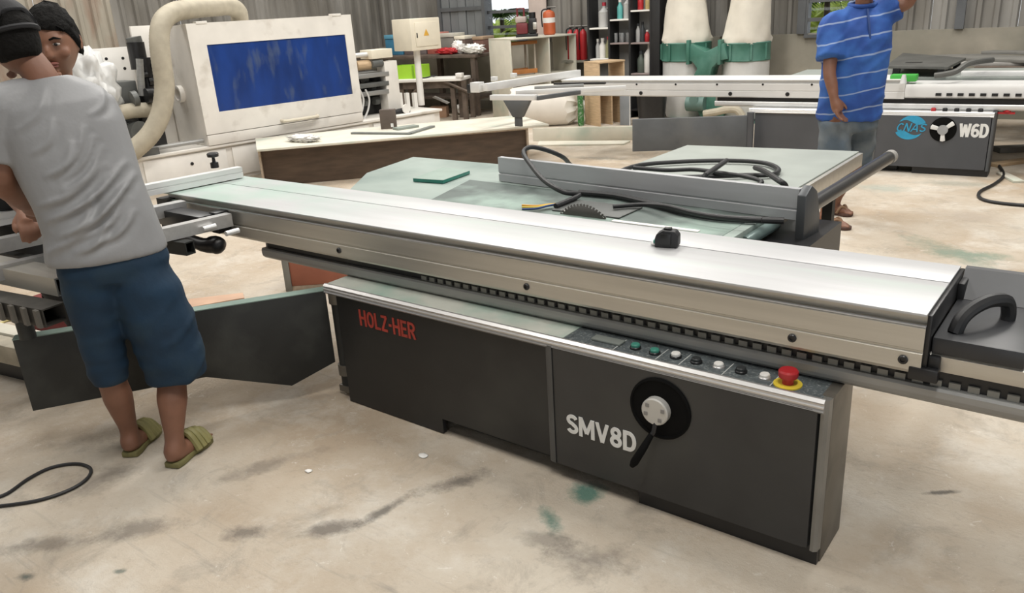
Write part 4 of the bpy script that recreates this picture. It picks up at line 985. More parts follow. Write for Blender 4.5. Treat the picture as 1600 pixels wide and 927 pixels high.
def bottle(lab, k, fx, z, r, h, m, cap=None, neck=.45, y=.14, grp=None, kind='bottle', handle=False):
    x = xs[k]+.05+fx*(.25); q = SV.a+SV.d*x+SV.n*y
    t = thing(kind, lab, 'bottle', (q.x, q.y, z), SV.yaw, grp)
    MB().lathe([(r*.9, 0), (r, h*.03), (r, h*.62), (r*neck*1.1, h*.78), (r*neck, h*.86)], (0, 0, 0), 14).build('body', m, t)
    MB().lathe([(r*neck*1.15, h*.86), (r*neck*1.15, h), (.001, h)], (0, 0, 0), 12).build('cap', cap or WHITE, t)
    if handle: mb = MB(); mb.tube(catmull([(r*.9, 0, h*.45), (r*1.5, 0, h*.55), (r*1.4, 0, h*.72), (r*.5, 0, h*.76)], 4), r*.15, 6); mb.build('handle', m, t)
    return t
GREYB = mat('grey_bottle', (.45, .45, .44), .4, 0, .08); DKB = mat('dark_bottle', (.05, .055, .06), .3); TEAL = mat('teal_label', (.12, .42, .40), .4); REDC = mat('red_cap', (.40, .03, .05), .4); OLIVE = mat('olive_bottle', (.30, .29, .16), .4)
bottle('large pale grey sprayer bottle with dark red nozzle on the black shelf', 0, .62, shz[0][0], .085, .34, GREYB, REDC, .3, handle=True)
bottle('slim grey bottle beside the white bottle on the black shelf', 0, .16, shz[0][1], .033, .27, GREYB)
bottle('white bottle with blue foot band on the black shelf', 0, .48, shz[0][1], .050, .28, WHITE)
bottle('olive bottle with dark red cap on the black shelf', 0, .86, shz[0][1], .045, .30, OLIVE, REDC)
bottle('teal-labelled bottle on the middle column of the black shelf', 1, .30, shz[1][0], .042, .26, TEAL)
bottle('pale grey jug beside the teal-labelled bottle', 1, .78, shz[1][0], .060, .32, GREYB, REDC, .3)
bottle('red tin bottle on the top pale shelf of the black unit', 2, .28, shz[2][0], .042, .22, RED, WHITE)
bottle('mustard tin bottle on the top pale shelf of the black unit', 2, .78, shz[2][0], .05, .24, mat('mustard', (.45, .34, .14), .5), OLIVE)
g0 = bottle('dark slim bottle between the grey bottle and red spray can', 2, .40, shz[2][1], .033, .27, DKB, BLACK)
bottle('grey slim bottle at the left of the dark bottles on the shelf', 2, .12, shz[2][1], .033, .25, GREYB, DKB)
bottle('small red spray bottle on the dark reddish shelf of the black unit', 2, .68, shz[2][1], .034, .16, RED)
bottle('tall pale bottle standing against the thick black upright', 2, .96, shz[2][1], .032, .26, WHITE)
bottle('big white round-shouldered jug on the lowest visible black shelf', 2, .80, shz[2][2], .070, .42, WHITE, WHITE, .3, handle=True)
bottle('dull green-grey jar beside the big white jug', 2, .30, shz[2][2], .055, .30, mat('dullgreen', (.10, .12, .10), .4), DKB)
gl = mat('clear_glass', (.55, .57, .58), .1, 0, .05, trans=.6)
g1 = None
for k in range(5):
    x = xs[1]+.075+k*.052; q = SV.a+SV.d*x+SV.n*(.10+.05*(k % 2))
    if g1 is None:
        me_ = MB().lathe([(.020, 0), (.023, .005), (.027, .13), (.025, .13), (.020, .012), (.001, .012)], (0, 0, 0), 12); g1 = me_.build('drinking_glass', gl, None); g1.location = (q.x, q.y, shz[1][1]); tag(g1, 'clear drinking glass on the middle column of the black shelf', 'glass', 'glasses on the black shelf')
    else: dup(g1, (q.x, q.y, shz[1][1]))
# tan carcass in front of the shelf
tc, TV, tln, tdp, th_ = carcass('plywood_carcass', 'tan raw plywood carcass standing in front of the black shelf', (937, 198), 912, 976, 97, TANW, 66, (.55,))
BX('stretcher', TANW, tc, .022, tln-.022, .30, .32, .25, .45); BX('inner_panel', TANW, tc, tln*.5, tln*.5+.02, .02, tdp-.03, 0, .54*th_)
# bins next to it
q = P(1006, 194)
q.x += .12; bn = thing('black_bin', 'black plastic bin standing on the floor before the black shelf', 'bin', q, .1)
MB().lathe([(.17, 0), (.21, .45), (.225, .46), (.225, .48), (.20, .48), (.16, .02), (.001, .02)], (0, 0, 0), 24).build('body', BLACK, bn); MB().lathe([(.228, .45), (.235, .455), (.235, .47), (.228, .475)], (0, 0, 0), 24).build('rim', BLACKR, bn)
q = P(975, 196)
gp_ = thing('leaning_board', 'narrow grey board leaning upright beside the tan plywood carcass', 'panel', q, .07)
BX('panel', mat('bluegrey', (.20, .215, .23), .6), gp_, -.06, .08, 0, .03, 0, .55, .002); BX('panel_edge', WTXT, gp_, .081, .088, 0, .03, 0, .55)
q = P(862, 200)
sk = thing('white_sack', 'big white bulging sack lying behind the second saw outrigger', 'sack', (q.x-.26, q.y+.22, 0), math.radians(25))
mb = MB(); rings = []
for i, (x, ry, rz) in enumerate(((-.50, .05, .10), (-.46, .22, .26), (-.2, .27, .29), (.1, .28, .30), (.34, .26, .28), (.44, .16, .2), (.47, .04, .05))):
    rings.append([Vector((x+.02*math.sin(3*k), ry*math.cos(2*math.pi*k/20), max(.0, .27+rz*math.sin(2*math.pi*k/20)))) for k in range(20)])
mb.loft(rings); mb.build('sack_body', mat('sack_white', (.68, .64, .58), .7, 0, .05, 5, .1, 12), sk); mb = MB(); mb.tube([(.46, 0, .27), (.54, .02, .28), (.60, .05, .22)], [.03, .05, .08], 10); mb.build('tied_neck', WHITE, sk)
GN = mat('green_net', (.03, .14, .03), .7, 0, .4, 30, .4, 60, col2=(.35, .40, .33), mix=.62, msize=40)
q = P(908, 197); o = MB().lathe([(.035, 0), (.045, .05), (.04, .3), (.045, .5), (.03, .55)], (0, 0, 0), 12).build('net_roll', GN, None); o.location = q; tag(o, 'rolled green netting standing between the white sack and plywood carcass', 'net')
# boards on the floor
a, b_ = P(833, 221), P(990, 219); d = (b_-a)
t = thing('edge_board', 'pale board standing on its long edge on the floor before the white sack', 'board', a, math.atan2(d.y, d.x))
BX('board', PLY, t, 0, d.length, 0, .03, 0, .165, .002); BX('foot_batten', EDGE, t, .1, .3, .031, .12, 0, .04)
board('floor_board', 'pale board lying flat on the floor in front of the edge board', [P(840, 229), P(975, 227), P(985, 222), P(842, 223)], 0, .02, PLY)
# ------------------------------------------------------------------ dust collector
DA = Vector((-4.72, 10.25, 0)); DV = VP(DA, 4)
dc = thing('dust_collector', 'green twin-bag dust collector with canvas bags above and milky bags below', 'dust collector', DA, DV.yaw)
for (x0, x1, tx0, tx1) in ((1037, 1109, 1052, 1094), (1130, 1203, 1150, 1206)):
    ym = 82; a, b_ = DV.l(x0, ym, .32).x, DV.l(x1, ym, .32).x; cx = (a+b_)/2; r = (b_-a)/2; zt, zb = DV.l((x0+x1)/2, 67).z, DV.l((x0+x1)/2, 97).z
    cyy = r+.0
    rg = MB().lathe([(r, zb), (r*1.02, zb+.01), (r, zb+.03), (r, zt-.03), (r*1.02, zt-.01), (r, zt)], (cx, cyy, 0), 32).build('filter_housing', DCG, dc)
    for an in (200, 250, 300, 340): 
        aa = math.radians(an); BX('clamp', DCG, rg, cx+r*1.02*math.cos(aa)-.012, cx+r*1.02*math.cos(aa)+.012, cyy+r*1.02*math.sin(aa)-.015, cyy+r*1.02*math.sin(aa)+.0, zb+.02, zt-.02)
    ta, tb_ = DV.l(tx0, 2, .32).x, DV.l(tx1, 2, .32).x; tcx = (ta+tb_)/2; tr = (tb_-ta)/2
    prof = [(r*.97, zt-.02, cx), (r*1.0, zt+.03, cx), (r*.96, zt+.08, cx), (r*.9, zt+.22, cx*.7+tcx*.3), (r*.8, zt+.45, cx*.35+tcx*.65), (tr*1.02, zt+.8, tcx), (tr*.95, zt+1.2, tcx), (tr*.6, zt+1.5, tcx), (tr*.15, zt+1.6, tcx)]
    rings = []
    for i, (rr, z, c2) in enumerate(prof):
        rings.append([Vector((c2+rr*(1+.05*math.sin(5*a_*2*math.pi/36+i*.8)+.03*math.sin(9*a_*2*math.pi/36-i))*math.cos(2*math.pi*a_/36), cyy+rr*(1+.05*math.sin(5*a_*2*math.pi/36+i*.8))*math.sin(2*math.pi*a_/36), z+.012*math.sin(7*a_*2*math.pi/36+i))) for a_ in range(36)])
    MB().loft(rings).build('filter_bag', CANVAS, dc)
    rings = []
    for i, (k, z) in enumerate(((.96, zb+.01), (.97, zb-.1), (.99, zb-.35), (.95, zb-.6), (.8, .04), (.5, .012))):
        rings.append([Vector((cx+r*k*(1+.02*math.sin(6*a_*2*math.pi/30+i))*math.cos(2*math.pi*a_/30), cyy+r*k*(1+.03*math.sin(6*a_*2*math.pi/30+i))*math.sin(2*math.pi*a_/30), z)) for a_ in range(30)])
    MB().loft(rings).build('collection_bag', CLEAR, dc)
poly_ = [DV.l(x, y) for x, y in ((1080, 68), (1103, 81), (1131, 67), (1138, 92), (1124, 95), (1113, 106), (1110, 119), (1084, 119), (1090, 107), (1083, 97), (1072, 93))]
MB().prism([(p.x, p.z) for p in poly_], 'y', -.02, .26, .008).build('y_duct', DCG, dc)
for x in (1076, 1125): q = DV.l(x, 81); BX('duct_flange', DCG, dc, q.x-.02, q.x+.02, -.04, .28, q.z-.16, q.z+.15, .003)
q = DV.l(1097, 119); MB().tube([(q.x, .12, q.z+.02), (q.x, .12, q.z-.25)], [.13, .12], 16).build('riser', DCG, dc)
MG = mat('motor_green', (.10, .17, .15), .5, 0, .15)
q = DV.l(1085, 162); mb = MB(); mb.cyl((q.x-.1, .0, q.z), (q.x+.15, .0, q.z), .10, n=18); mb.build('motor', MG, dc); MB().cyl((q.x+.02, -.10, q.z+.06), (q.x+.02, .02, q.z+.06), .06, n=12).build('terminal_box', MG, dc)
q = DV.l(1110, 168); MB().lathe([(.20, -.08), (.20, .08)], (0, 0, 0), 24, Matrix.Translation((q.x, .12, q.z)) @ Matrix.Rotation(math.radians(90), 4, 'X')).build('fan_housing', DCG, dc)
pts = [DV.l(x, y, -.05) for x, y in ((1100, 178), (1118, 175), (1138, 171), (1152, 172), (1160, 182))]; mb = MB(); mb.tube(catmull(pts, 6), .05, 10); mb.build('intake_hose', HOSE, dc)
BX('base', DCG, dc, DV.l(1036, 180).x, DV.l(1203, 180).x, .0, .7, 0, .01)
for u_, lb_ in ((790, 'dense lime green bush outside the louvre window beside the steel shutter'), (1290, 'dense lime green bush outside the louvre window behind the man in blue')):
    q = WB.w(u_, 40, 3.4)
    crumple('bush', lb_, 'bush', (q.x, q.y, 0), (1.2, .7, 1.30), LEAF2, u_/100, .5, 4.0, 5)
# ------------------------------------------------------------------ benches in the corner
NA = P(737, 188); NV = VP(NA, 20)
bn1 = thing('work_bench', 'rough wooden bench with a white worn top near the electrical cabinet', 'bench', NA, NV.yaw)
u0, u1, z0, z1 = NV.rect(618, 123, 722, 131, -.0)
ztb = z1
BX('bench_top', WHITE, bn1, u0, u1, -.05, .40, ztb-.045, ztb, .006); BX('apron', DKWOOD, bn1, u0+.05, u1-.1, 0, .03, ztb-.15, ztb-.046)
for x in (u0+.05, (u0+u1)/2+.35, u1-.02):
    for y in (0, .32): BX('leg', DKWOOD, bn1, x, x+.07, y, y+.06, 0, ztb-.046)
mb = MB(); mb.tube([(u1-.28, -.02, ztb-.05), (u1+.12, -.02, .42)], .025, 6); mb.build('brace', DKWOOD, bn1)
mb = MB(); mb.tube([(u0+.5, -.02, ztb-.05), (u0+.28, -.02, .42)], .025, 6); mb.build('brace', DKWOOD, bn1)
mb = MB(); BX('vise_block', WHITE, bn1, u1-.08, u1+.02, -.06, .05, ztb+.001, ztb+.07, .006)
LIME = mat('lime_plastic', (.34, .62, .04), .45, 0, .05)
def at(V, x, y, off, z): p = V.w(x, y, off); return Vector((p.x, p.y, z))
u0, u1, z0, z1 = NV.rect(616, 108, 660, 124, .08)
q = at(NV, 638, 116, .08, ztb); t = thing('lime_crate', 'lime green plastic crate on the white worn bench', 'crate', q, NV.yaw); wd = (u1-u0)/2; hc = .2
BX('crate_floor', LIME, t, -wd, wd, 0, .3, 0, .01)
for y in (0, .29): BX('crate_wall', LIME, t, -wd, wd, y, y+.012, .011, hc)
for x in (-wd, wd-.012): BX('crate_wall', LIME, t, x, x+.012, .013, .289, .011, hc)
BX('crate_rib', mat('lime_dark', (.18, .36, .02), .5), t, wd*.3, wd*.42, -.012, -.001, .01, hc)
q = at(NV, 650, 120, .05, ztb); 
cable('tool_lead', 'dark tool lead lying curled on the white worn bench', [q+Vector((0, 0, .01)), at(NV, 665, 122, .05, ztb+.012), at(NV, 676, 121, .1, ztb+.03), at(NV, 681, 117, .15, ztb+.03), at(NV, 676, 113, .2, ztb+.015)], .010, BLACKR)
t2 = thing('long_table', 'dark cluttered wooden table standing along the wall under the steel shutter', 'table', WB.a+WB.d*-5.95+WB.n*-.86, WB.yaw)
lz = .95
BX('table_top', DKWOOD, t2, -2.15, .50, .0, .75, lz-.05, lz, .004)
for x in (-2.05, -.8, .38):
    for y in (.02, .65): BX('leg', DKWOOD, t2, x, x+.08, y, y+.08, 0, lz-.05)
BX('lower_shelf', DKWOOD, t2, -2.0, .45, .1, .7, .25, .28)
LT = VP(t2.location, math.degrees(WB.yaw))
def item(name, label, cat, px, m, off=.35, h=None, z=lz, lid=None, dep=.3, zoff=0):
    u0, u1, z0, z1 = LT.rect(*px, off); q = at(LT, (px[0]+px[2])/2, px[3], off, z); hh_ = h or max(.05, z1-z)
    t = thing(name, label, cat, q, LT.yaw); wd = (u1-u0)/2
    BX('body', m, t, -wd, wd, 0, dep, 0, hh_*.8, .008); BX('lid', lid or m, t, -wd*1.04, wd*1.04, -.01, dep+.01, hh_*.8+.001, hh_, .006)
    return t
item('storage_box', 'blue plastic storage box on the cluttered table behind the lime crate', 'box', (606, 82, 632, 108), mat('blue_box', (.05, .20, .33), .5), lid=mat('blue_lid', (.12, .34, .48), .5), h=.33)
item('storage_box', 'brown fabric bag box below the electrical cabinet on the cluttered table', 'box', (634, 84, 668, 108), mat('mauve_bag', (.16, .13, .125), .8), h=.3)
item('storage_box', 'salmon red storage box on the cluttered table beside the electrical cabinet', 'box', (670, 80, 688, 108), mat('salmon', (.42, .12, .09), .6), lid=mat('salmon2', (.52, .20, .16), .6), h=.34)
item('book_stack', 'stack of pale flat cartons on the cluttered table', 'cartons', (690, 80, 712, 104), mat('carton_grey', (.20, .19, .17), .7), lid=mat('carton_pale', (.50, .48, .42), .7), h=.32)
item('carton', 'cream carton at the back of the cluttered table', 'carton', (713, 80, 729, 100), mat('dark_carton', (.12, .08, .065), .7), lid=CREAM, h=.27)
item('carton', 'brown carton at the end of the cluttered table by the pale carcass', 'carton', (742, 84, 758, 112), mat('red_carton', (.16, .08, .06), .7), lid=mat('tan_carton', (.36, .25, .16), .7), h=.25)
q = at(LT, 700, 114, .14, lz); crumple('red_cloth', 'crumpled red cloth on the edge of the cluttered table', 'cloth', q, (.20, .10, .10), RED, 5, .4, 2.5)
q = at(LT, 718, 106, .26, lz); crumple('white_paper', 'crumpled white paper behind the red cloth on the cluttered table', 'paper', q, (.11, .07, .20), WHITE, 15, .5, 3)
q = at(LT, 742, 106, .12, lz); crumple('white_sheet', 'heap of white plastic sheet at the table end near the pale carcass', 'plastic sheet', q, (.19, .10, .15), WHITE, 25, .5, 3)
t = thing('box_carton', 'open tan carton standing on the floor under the white worn bench', 'carton', at(NV, 687, 184, .45, 0), .5)
BX('body', mat('carton_tan', (.42, .26, .17), .7), t, -.14, .14, -.1, .1, 0, .17, .002); BX('flap', WHITE, t, -.16, .1, -.1, .1, .171, .176, 0, Matrix.Translation((0, 0, .10)) @ Matrix.Rotation(.45, 4, 'Y'))
q = at(NV, 722, 187, .75, 0); crumple('white_bag', 'small white plastic bag on the floor under the white worn bench', 'bag', q, (.12, .1, .16), WHITE, 33, .4, 3)

# ================================================================== THINGS ON THE FLOOR NEAR THE FRONT SAW
a = P(447, 456); d = P(506, 452)-a
t = thing('terracotta_carton', 'terracotta coloured carton with grey corner post under the sliding table', 'carton', a, math.atan2(d.y, d.x))
wd = d.length+.1
BX('body', mat('terracotta', (.36, .13, .08), .7, 0, .12, 6), t, .04, wd+.15, .01, .3, .03, .22, .003); BX('corner_post', mat('post_grey', (.25, .245, .22), .7), t, 0, .039, 0, .05, 0, .25, .002); BX('base_batten', EDGE, t, .04, wd+.15, .01, .3, 0, .029)
board('tan_board', 'thin tan board lying flat on the floor behind the swing arm', [P(292, 484), P(382, 468), P(380, 460), P(296, 470)], 0, .012, mat('tan_flat', (.55, .36, .25), .7))
t = thing('timber_stack', 'low stack of rough pale timber on shade-black bearers behind the swing arm', 'timber stack', P(20, 625)+Vector((-.35, .1, 0)), math.radians(10))
for y in (0, .15): BX('bearer', BLACK, t, -.5, .38, y, y+.06, 0, .10)  # bearers coloured black for the deep shade under the stack
for k in range(2):
    BX('timber', PLY if k % 2 else mat('rough_timber', (.42, .38, .30), .8, 0, .2, 10, .2, 30), t, -.6+.02*k, .40+.015*(k % 3), -.04+k*.10, .05+k*.10, .101, .20+.008*(k % 2), .003)
q = P(95, 512); t = thing('red_toolbox', 'dark red toolbox on the floor behind the man in grey', 'toolbox', (q.x, q.y, 0), .2)
BX('body', mat('dark_red_box', (.16, .012, .015), .5), t, -.22, .22, -.09, .09, 0, .13, .006); BX('lid', mat('dark_red_box', ()), t, -.225, .225, -.095, .095, .131, .165, .008)
mb = MB(); mb.tube(catmull([(-.08, 0, .164), (-.07, 0, .20), (.07, 0, .20), (.08, 0, .164)], 4), .01, 8); mb.build('handle', BLACK, t)
YS = mat('yellow_strap', (.50, .44, .20), .7)
cable('yellow_strap', 'pale yellow strap trailing over the floor behind the swing arm', [P(-20, 520, .008), P(15, 500, .008), P(60, 510, .008), P(90, 492, .008), P(78, 470, .008)], .008, YS)
cable('floor_cable', 'thin black cable looped on the floor beside the man in grey', [P(-25, 783, .007), P(10, 772, .007), P(45, 748, .007), P(80, 731, .007), P(118, 725, .007), P(141, 732, .007), P(136, 748, .007), P(108, 766, .007), P(60, 782, .007), P(0, 791, .007), P(-25, 792, .007)], .0065)
for k, (px, r) in enumerate((((661, 713), .016), ((482, 737), .012))):
    q = P(*px); crumple('paper_scrap', ('white paper scrap on the floor near the saw plinth notch', 'tiny white paper scrap on the floor between the sandals and the saw')[k], 'paper', (q.x, q.y, 0), (r*1.3, r, .006), WHITE, 41+k, .4, 2, 2)
# ================================================================== PEOPLE
def fuse(name, mb, m, parent, voxel=.008, it=2, disp=None):
    """union of the closed shapes in mb as one smooth continuous skin"""
    me = bpy.data.meshes.new(name+'_raw'); bmesh.ops.recalc_face_normals(mb.bm, faces=mb.bm.faces); mb.bm.to_mesh(me); mb.bm.free()
    o = bpy.data.objects.new(name+'_raw', me); C.objects.link(o)
    md = o.modifiers.new('r', 'REMESH'); md.mode = 'VOXEL'; md.voxel_size = voxel; md.use_smooth_shade = True
    bpy.context.view_layer.update()
    em = bpy.data.meshes.new_from_object(o.evaluated_get(bpy.context.evaluated_depsgraph_get()))
    bpy.data.objects.remove(o); bpy.data.meshes.remove(me)
    b = bmesh.new(); b.from_mesh(em)
    for _ in range(it): bmesh.ops.smooth_vert(b, verts=b.verts, factor=.5, use_axis_x=True, use_axis_y=True, use_axis_z=True)
    if disp:
        b.normal_update()
        for v in b.verts: v.co += v.normal*disp(v.co)
        for _ in range(1): bmesh.ops.smooth_vert(b, verts=b.verts, factor=.5, use_axis_x=True, use_axis_y=True, use_axis_z=True)
    b.to_mesh(em); b.free()
    em.name = name; em.materials.clear(); em.materials.append(m)
    em.polygons.foreach_set('use_smooth', [True]*len(em.polygons))
    q = bpy.data.objects.new(name, em); C.objects.link(q); q.parent = parent
    return q
def limb(mb, pts, rad, k=6, n=14):
    path = catmull(pts, k); rr = []
    for i in range(len(path)):
        t = i/k; j = min(int(t), len(rad)-2); rr.append(rad[j]+(rad[j+1]-rad[j])*(t-j))
    mb.tube(path, rr, n)
def ell(mb, c_, sx, sy, sz, M=None, n=14):
    rings = []
    for i in range(1, 10):
        a = math.pi*i/10; r = math.sin(a); z = -math.cos(a)
        ring = [Vector((sx*r*math.cos(2*math.pi*k/n), sy*r*math.sin(2*math.pi*k/n), sz*z)) for k in range(n)]
        rings.append([(M @ p if M is not None else p)+Vector(c_) if M is None else M @ (p+Vector(c_)) for p in ring])
    mb.loft(rings)
def torso(mb, spec, n=28):
    """spec: list of (centre, half width, half depth); rings square to the spine, flattened front to back"""
    cs = [s[0] for s in spec]; rings = []
    for i, (c_, hw, hd) in enumerate(spec):
        t = (cs[min(i+1, len(cs)-1)]-cs[max(i-1, 0)]).normalized()
        sd = Vector((1, 0, 0)); sd = (sd-t*sd.dot(t)).normalized(); dp = t.cross(sd)
        ring = []
        for k in range(n):
            a = 2*math.pi*k/n; ca, sa = math.cos(a), math.sin(a)
            ca = math.copysign(abs(ca)**.85, ca); sa = math.copysign(abs(sa)**.85, sa)
            ring.append(c_+sd*hw*ca+dp*hd*sa)
        rings.append(ring)
    mb.loft(rings)
def head_shape(mb, M, s=1.0):
    n = 28; rings = []
    for i in range(1, 20):
        a = math.pi*i/20; z = -math.cos(a); r = math.sin(a)
        ring = []
        for k in range(n):
            b_ = 2*math.pi*k/n; x = math.cos(b_)*r; y = math.sin(b_)*r
            X, Y, Z = .074*x, .094*y, .118*z
            if z < 0:
                X *= 1-.34*abs(z)**1.4; Y = Y*(1-.16*abs(z))
                if y < 0: Y -= .012*math.sin(math.pi*min(1, abs(z)))*(-y)
                else: Y *= 1-.35*abs(z)
            else: Y += .010*y*(1-z)
            ring.append(M @ Vector((X*s, Y*s, Z*s)))
        rings.append(ring)
    mb.loft(rings)
    def e(c_, a, b_, c2): ell(mb, c_, a*s, b_*s, c2*s, M @ Matrix.Translation(Vector(c_)*s) @ Matrix.Translation(-Vector(c_)))
    e((0, -.098, -.018), .013, .016, .024); e((0, -.102, -.030), .017, .013, .012)          # nose
    for sx in (-1, 1):
        e((sx*.074, .010, -.008), .010, .020, .032)                                          # ears
        e((sx*.030, -.083, .022), .024, .012, .010)                                          # brows
        e((sx*.040, -.068, -.028), .022, .018, .020)                                         # cheeks
    e((0, -.082, -.098), .020, .016, .014)                                                   # chin
def face(t, M, s, m_h=HAIR):
    for sx in (-1, 1):
        mb = MB(); ell(mb, (0, 0, 0), .013*s, .007*s, .0048*s, M @ Matrix.Translation(Vector((sx*.030, -.090, .004))*s)); mb.build('eye', EYEW, t)
        mb = MB(); ell(mb, (0, 0, 0), .0062*s, .004*s, .005*s, M @ Matrix.Translation(Vector((sx*.030, -.0955, .004))*s)); mb.build('iris', BLACK, t)
        mb = MB(); mb.tube([M @ (Vector(p)*s) for p in ((sx*.014, -.097, .020), (sx*.030, -.0985, .026), (sx*.047, -.086, .020))], [.003*s, .0042*s, .002*s], 6); mb.build('eyebrow', m_h, t)
    mb = MB(); ell(mb, (0, 0, 0), .023*s, .008*s, .0055*s, M @ Matrix.Translation(Vector((0, -.094, -.058))*s)); mb.build('upper_lip', LIP, t)
    mb = MB(); ell(mb, (0, 0, 0), .019*s, .008*s, .0055*s, M @ Matrix.Translation(Vector((0, -.092, -.067))*s)); mb.build('lower_lip', LIP, t)
def hand(mb, M, sgn=1, curl=.5, s=1.0):
    """wrist at origin, fingers along -z, palm facing -y, thumb at sgn*x"""
    def T(p): return M @ (Vector(p)*s)
    limb(mb, [T((0, 0, .03)), T((0, 0, -.01)), T((0, -.004, -.05)), T((0, -.006, -.088))], [.024*s, .027*s, .034*s, .030*s], 4, 12)
    for i, (x, ln) in enumerate(((.030, .070), (.010, .080), (-.010, .074), (-.029, .058))):
        x *= sgn; a = curl; p = [Vector((x*.8, -.004, -.070)), Vector((x*1.05, -.004, -.092))]
        for sg, f in ((.45, .8), (.32, 1.7), (.23, 2.5)):
            d = Vector((x*.1, -math.sin(a*f), -math.cos(a*f))).normalized(); p.append(p[-1]+d*ln*sg)
        limb(mb, [T(q) for q in p], [.011*s, .0105*s, .0095*s, .009*s, .0075*s], 3, 8)
    p = [Vector((sgn*.018, -.006, -.018)), Vector((sgn*.040, -.018, -.042)), Vector((sgn*.048, -.030, -.070)), Vector((sgn*.044, -.038, -.092))]
    limb(mb, [T(q) for q in p], [.014*s, .0125*s, .011*s, .009*s], 3, 8)
def aim(p, q, palm=(0, -1, 0)):
    """frame at p whose -z points to q"""
    z = (Vector(p)-Vector(q)).normalized(); y = Vector(palm)*-1; y = (y-z*y.dot(z)).normalized(); x = y.cross(z)
    M = Matrix((x, y, z)).transposed().to_4x4(); return Matrix.Translation(p) @ M
def foot(mb, heel, toe, ankle, r=.036):
    d = toe-heel; u = Vector((0, 0, 1))
    limb(mb, [ankle, heel+d*.10+u*.055, heel+d*.30+u*.045, heel+d*.62+u*.034, heel+d*.93+u*.024], [r, r*1.02, r*1.0, r*1.05, r*.55], 5, 12)
    limb(mb, [heel+d*.04+u*.05, heel+d*.06+u*.04], [r*.8, r*.75], 3, 10)
    sd = d.cross(u).normalized()
    for k in range(5):
        b0 = heel+d*.80+sd*(.030-.015*k)+u*.024; limb(mb, [b0, b0+d.normalized()*(.052-.004*abs(k-.7))], [.011, .009], 3, 8)
def sandal(t, heel, toe, m_sole, m_strap, wide=.05, flip=False):
    d = toe-heel; u = d.normalized(); sd = Vector((-u.y, u.x, 0)); L_ = d.length
    out = [(-.03, 0), (-.02, .6), (.15, .72), (.45, .66), (.72, 1.0), (.92, .92), (1.04, .5), (1.07, 0), (1.04, -.5), (.92, -.92), (.72, -1.0), (.45, -.66), (.15, -.72), (-.02, -.6)]
    so = MB().prism([((heel+u*L_*a+sd*wide*b_).x, (heel+u*L_*a+sd*wide*b_).y) for a, b_ in out], 'z', .002, .024, .004).build('sandal', m_sole, t)
    def band(a0, a1, b0, b1, h, r=.009):
        pts = []
        for k in range(9):
            s_ = k/8; a = a0+(a1-a0)*s_; b_ = b0+(b1-b0)*s_
            pts.append(heel+u*L_*a+sd*wide*b_+Vector((0, 0, .022+h*math.sin(math.pi*s_))))
        mb = MB(); mb.tube(pts, r, 8); mb.build('strap', m_strap, so)
    if flip: band(.42, .82, .95, .1, .05); band(.42, .82, -.95, -.1, .05)
    else:
        band(.50, .50, -.95, .95, .072, .014); band(.62, .62, -1, 1, .068, .014); band(.74, .74, -1.0, 1.0, .060, .014); band(.86, .86, -.9, .9, .046, .012)
    return so
def loc(V, w_): p = w_-V.a; return Vector((p.dot(V.d), p.dot(V.n), p.z))

# ------------------------------------------------------------------ man in grey T-shirt, from behind
GA = P(262, 722); GV = VP(GA)
GREYS = mat('grey_tshirt', (.255, .257, .262), .5, 0, .05, 6, .08, 90)
NAVY = mat('navy_shorts', (.0025, .022, .050), .8, 0, .2, 8, .12, 60, col2=(.014, .036, .055), mix=.64, msize=6)
gm = thing('person', 'person in grey T-shirt, black cap and navy shorts bending over the outrigger, back turned', 'person', GA, GV.yaw)
def g(x, y, o=0.0): return GV.l(x, y, o)
hR, tR, hL, tL = loc(GV, P(270, 732)), loc(GV, P(322, 687)), loc(GV, P(204, 715)), loc(GV, P(240, 674))
aR, aL = hR+(tR-hR)*.18+Vector((0, 0, .09)), hL+(tL-hL)*.18+Vector((0, 0, .09))
kR, kL, pR, pL = g(266, 580, .04), g(172, 582, .07), g(222, 425, .05), g(149, 432, .07)
body = MB()
for a_, k_, p_, s_ in ((aR, kR, pR, 1), (aL, kL, pL, .96)):
    limb(body, [p_, p_*.5+k_*.5, k_, k_*.62+a_*.38+Vector((0, -.012, 0)), a_*.85+k_*.15, a_-Vector((0, 0, .03))], [.075, .062, .052*s_, .057*s_, .037*s_, .036*s_])
foot(body, hR, tR, aR); foot(body, hL, tL, aL)
nk, hd = g(64, 120, .17), g(18, 60, .21)
torso(body, [(g(186, 425, .06), .14, .09), (g(168, 385, .06), .15, .095), (g(142, 310, .08), .14, .09), (g(116, 245, .12), .15, .095), (g(92, 178, .15), .15, .09), (g(78, 137, .17), .08, .06)])
sL, eL, wL = g(14, 172, .16), g(2, 278, .15), g(42, 318, .30)
limb(body, [g(60, 150, .16), sL, sL*.5+eL*.5, eL, eL*.45+wL*.55, wL], [.05, .058, .054, .050, .048, .034])
hand(body, aim(wL, g(64, 330, .46), (-.2, .3, -1)), 1, .45, 1.05)
sR, eR, wR = g(134, 174, .20), g(138, 262, .42), g(98, 322, .52)
limb(body, [g(100, 155, .17), sR, sR*.5+eR*.5, eR, eR*.45+wR*.55, wR], [.05, .056, .048, .041, .038, .027])
hand(body, aim(wR, g(80, 345, .56), (.2, .5, -1)), 1, .75)
limb(body, [nk-Vector((0, 0, .04)), nk, nk*.45+hd*.55, hd], [.062, .054, .052, .05])
MHd = Matrix.Translation(hd) @ Matrix.Rotation(math.radians(-150), 4, 'Z') @ Matrix.Rotation(math.radians(14), 4, 'X')
head_shape(body, MHd, 1.03)
fuse('body', body, SKIN1, gm, .0075, 3)
FOLDS = []
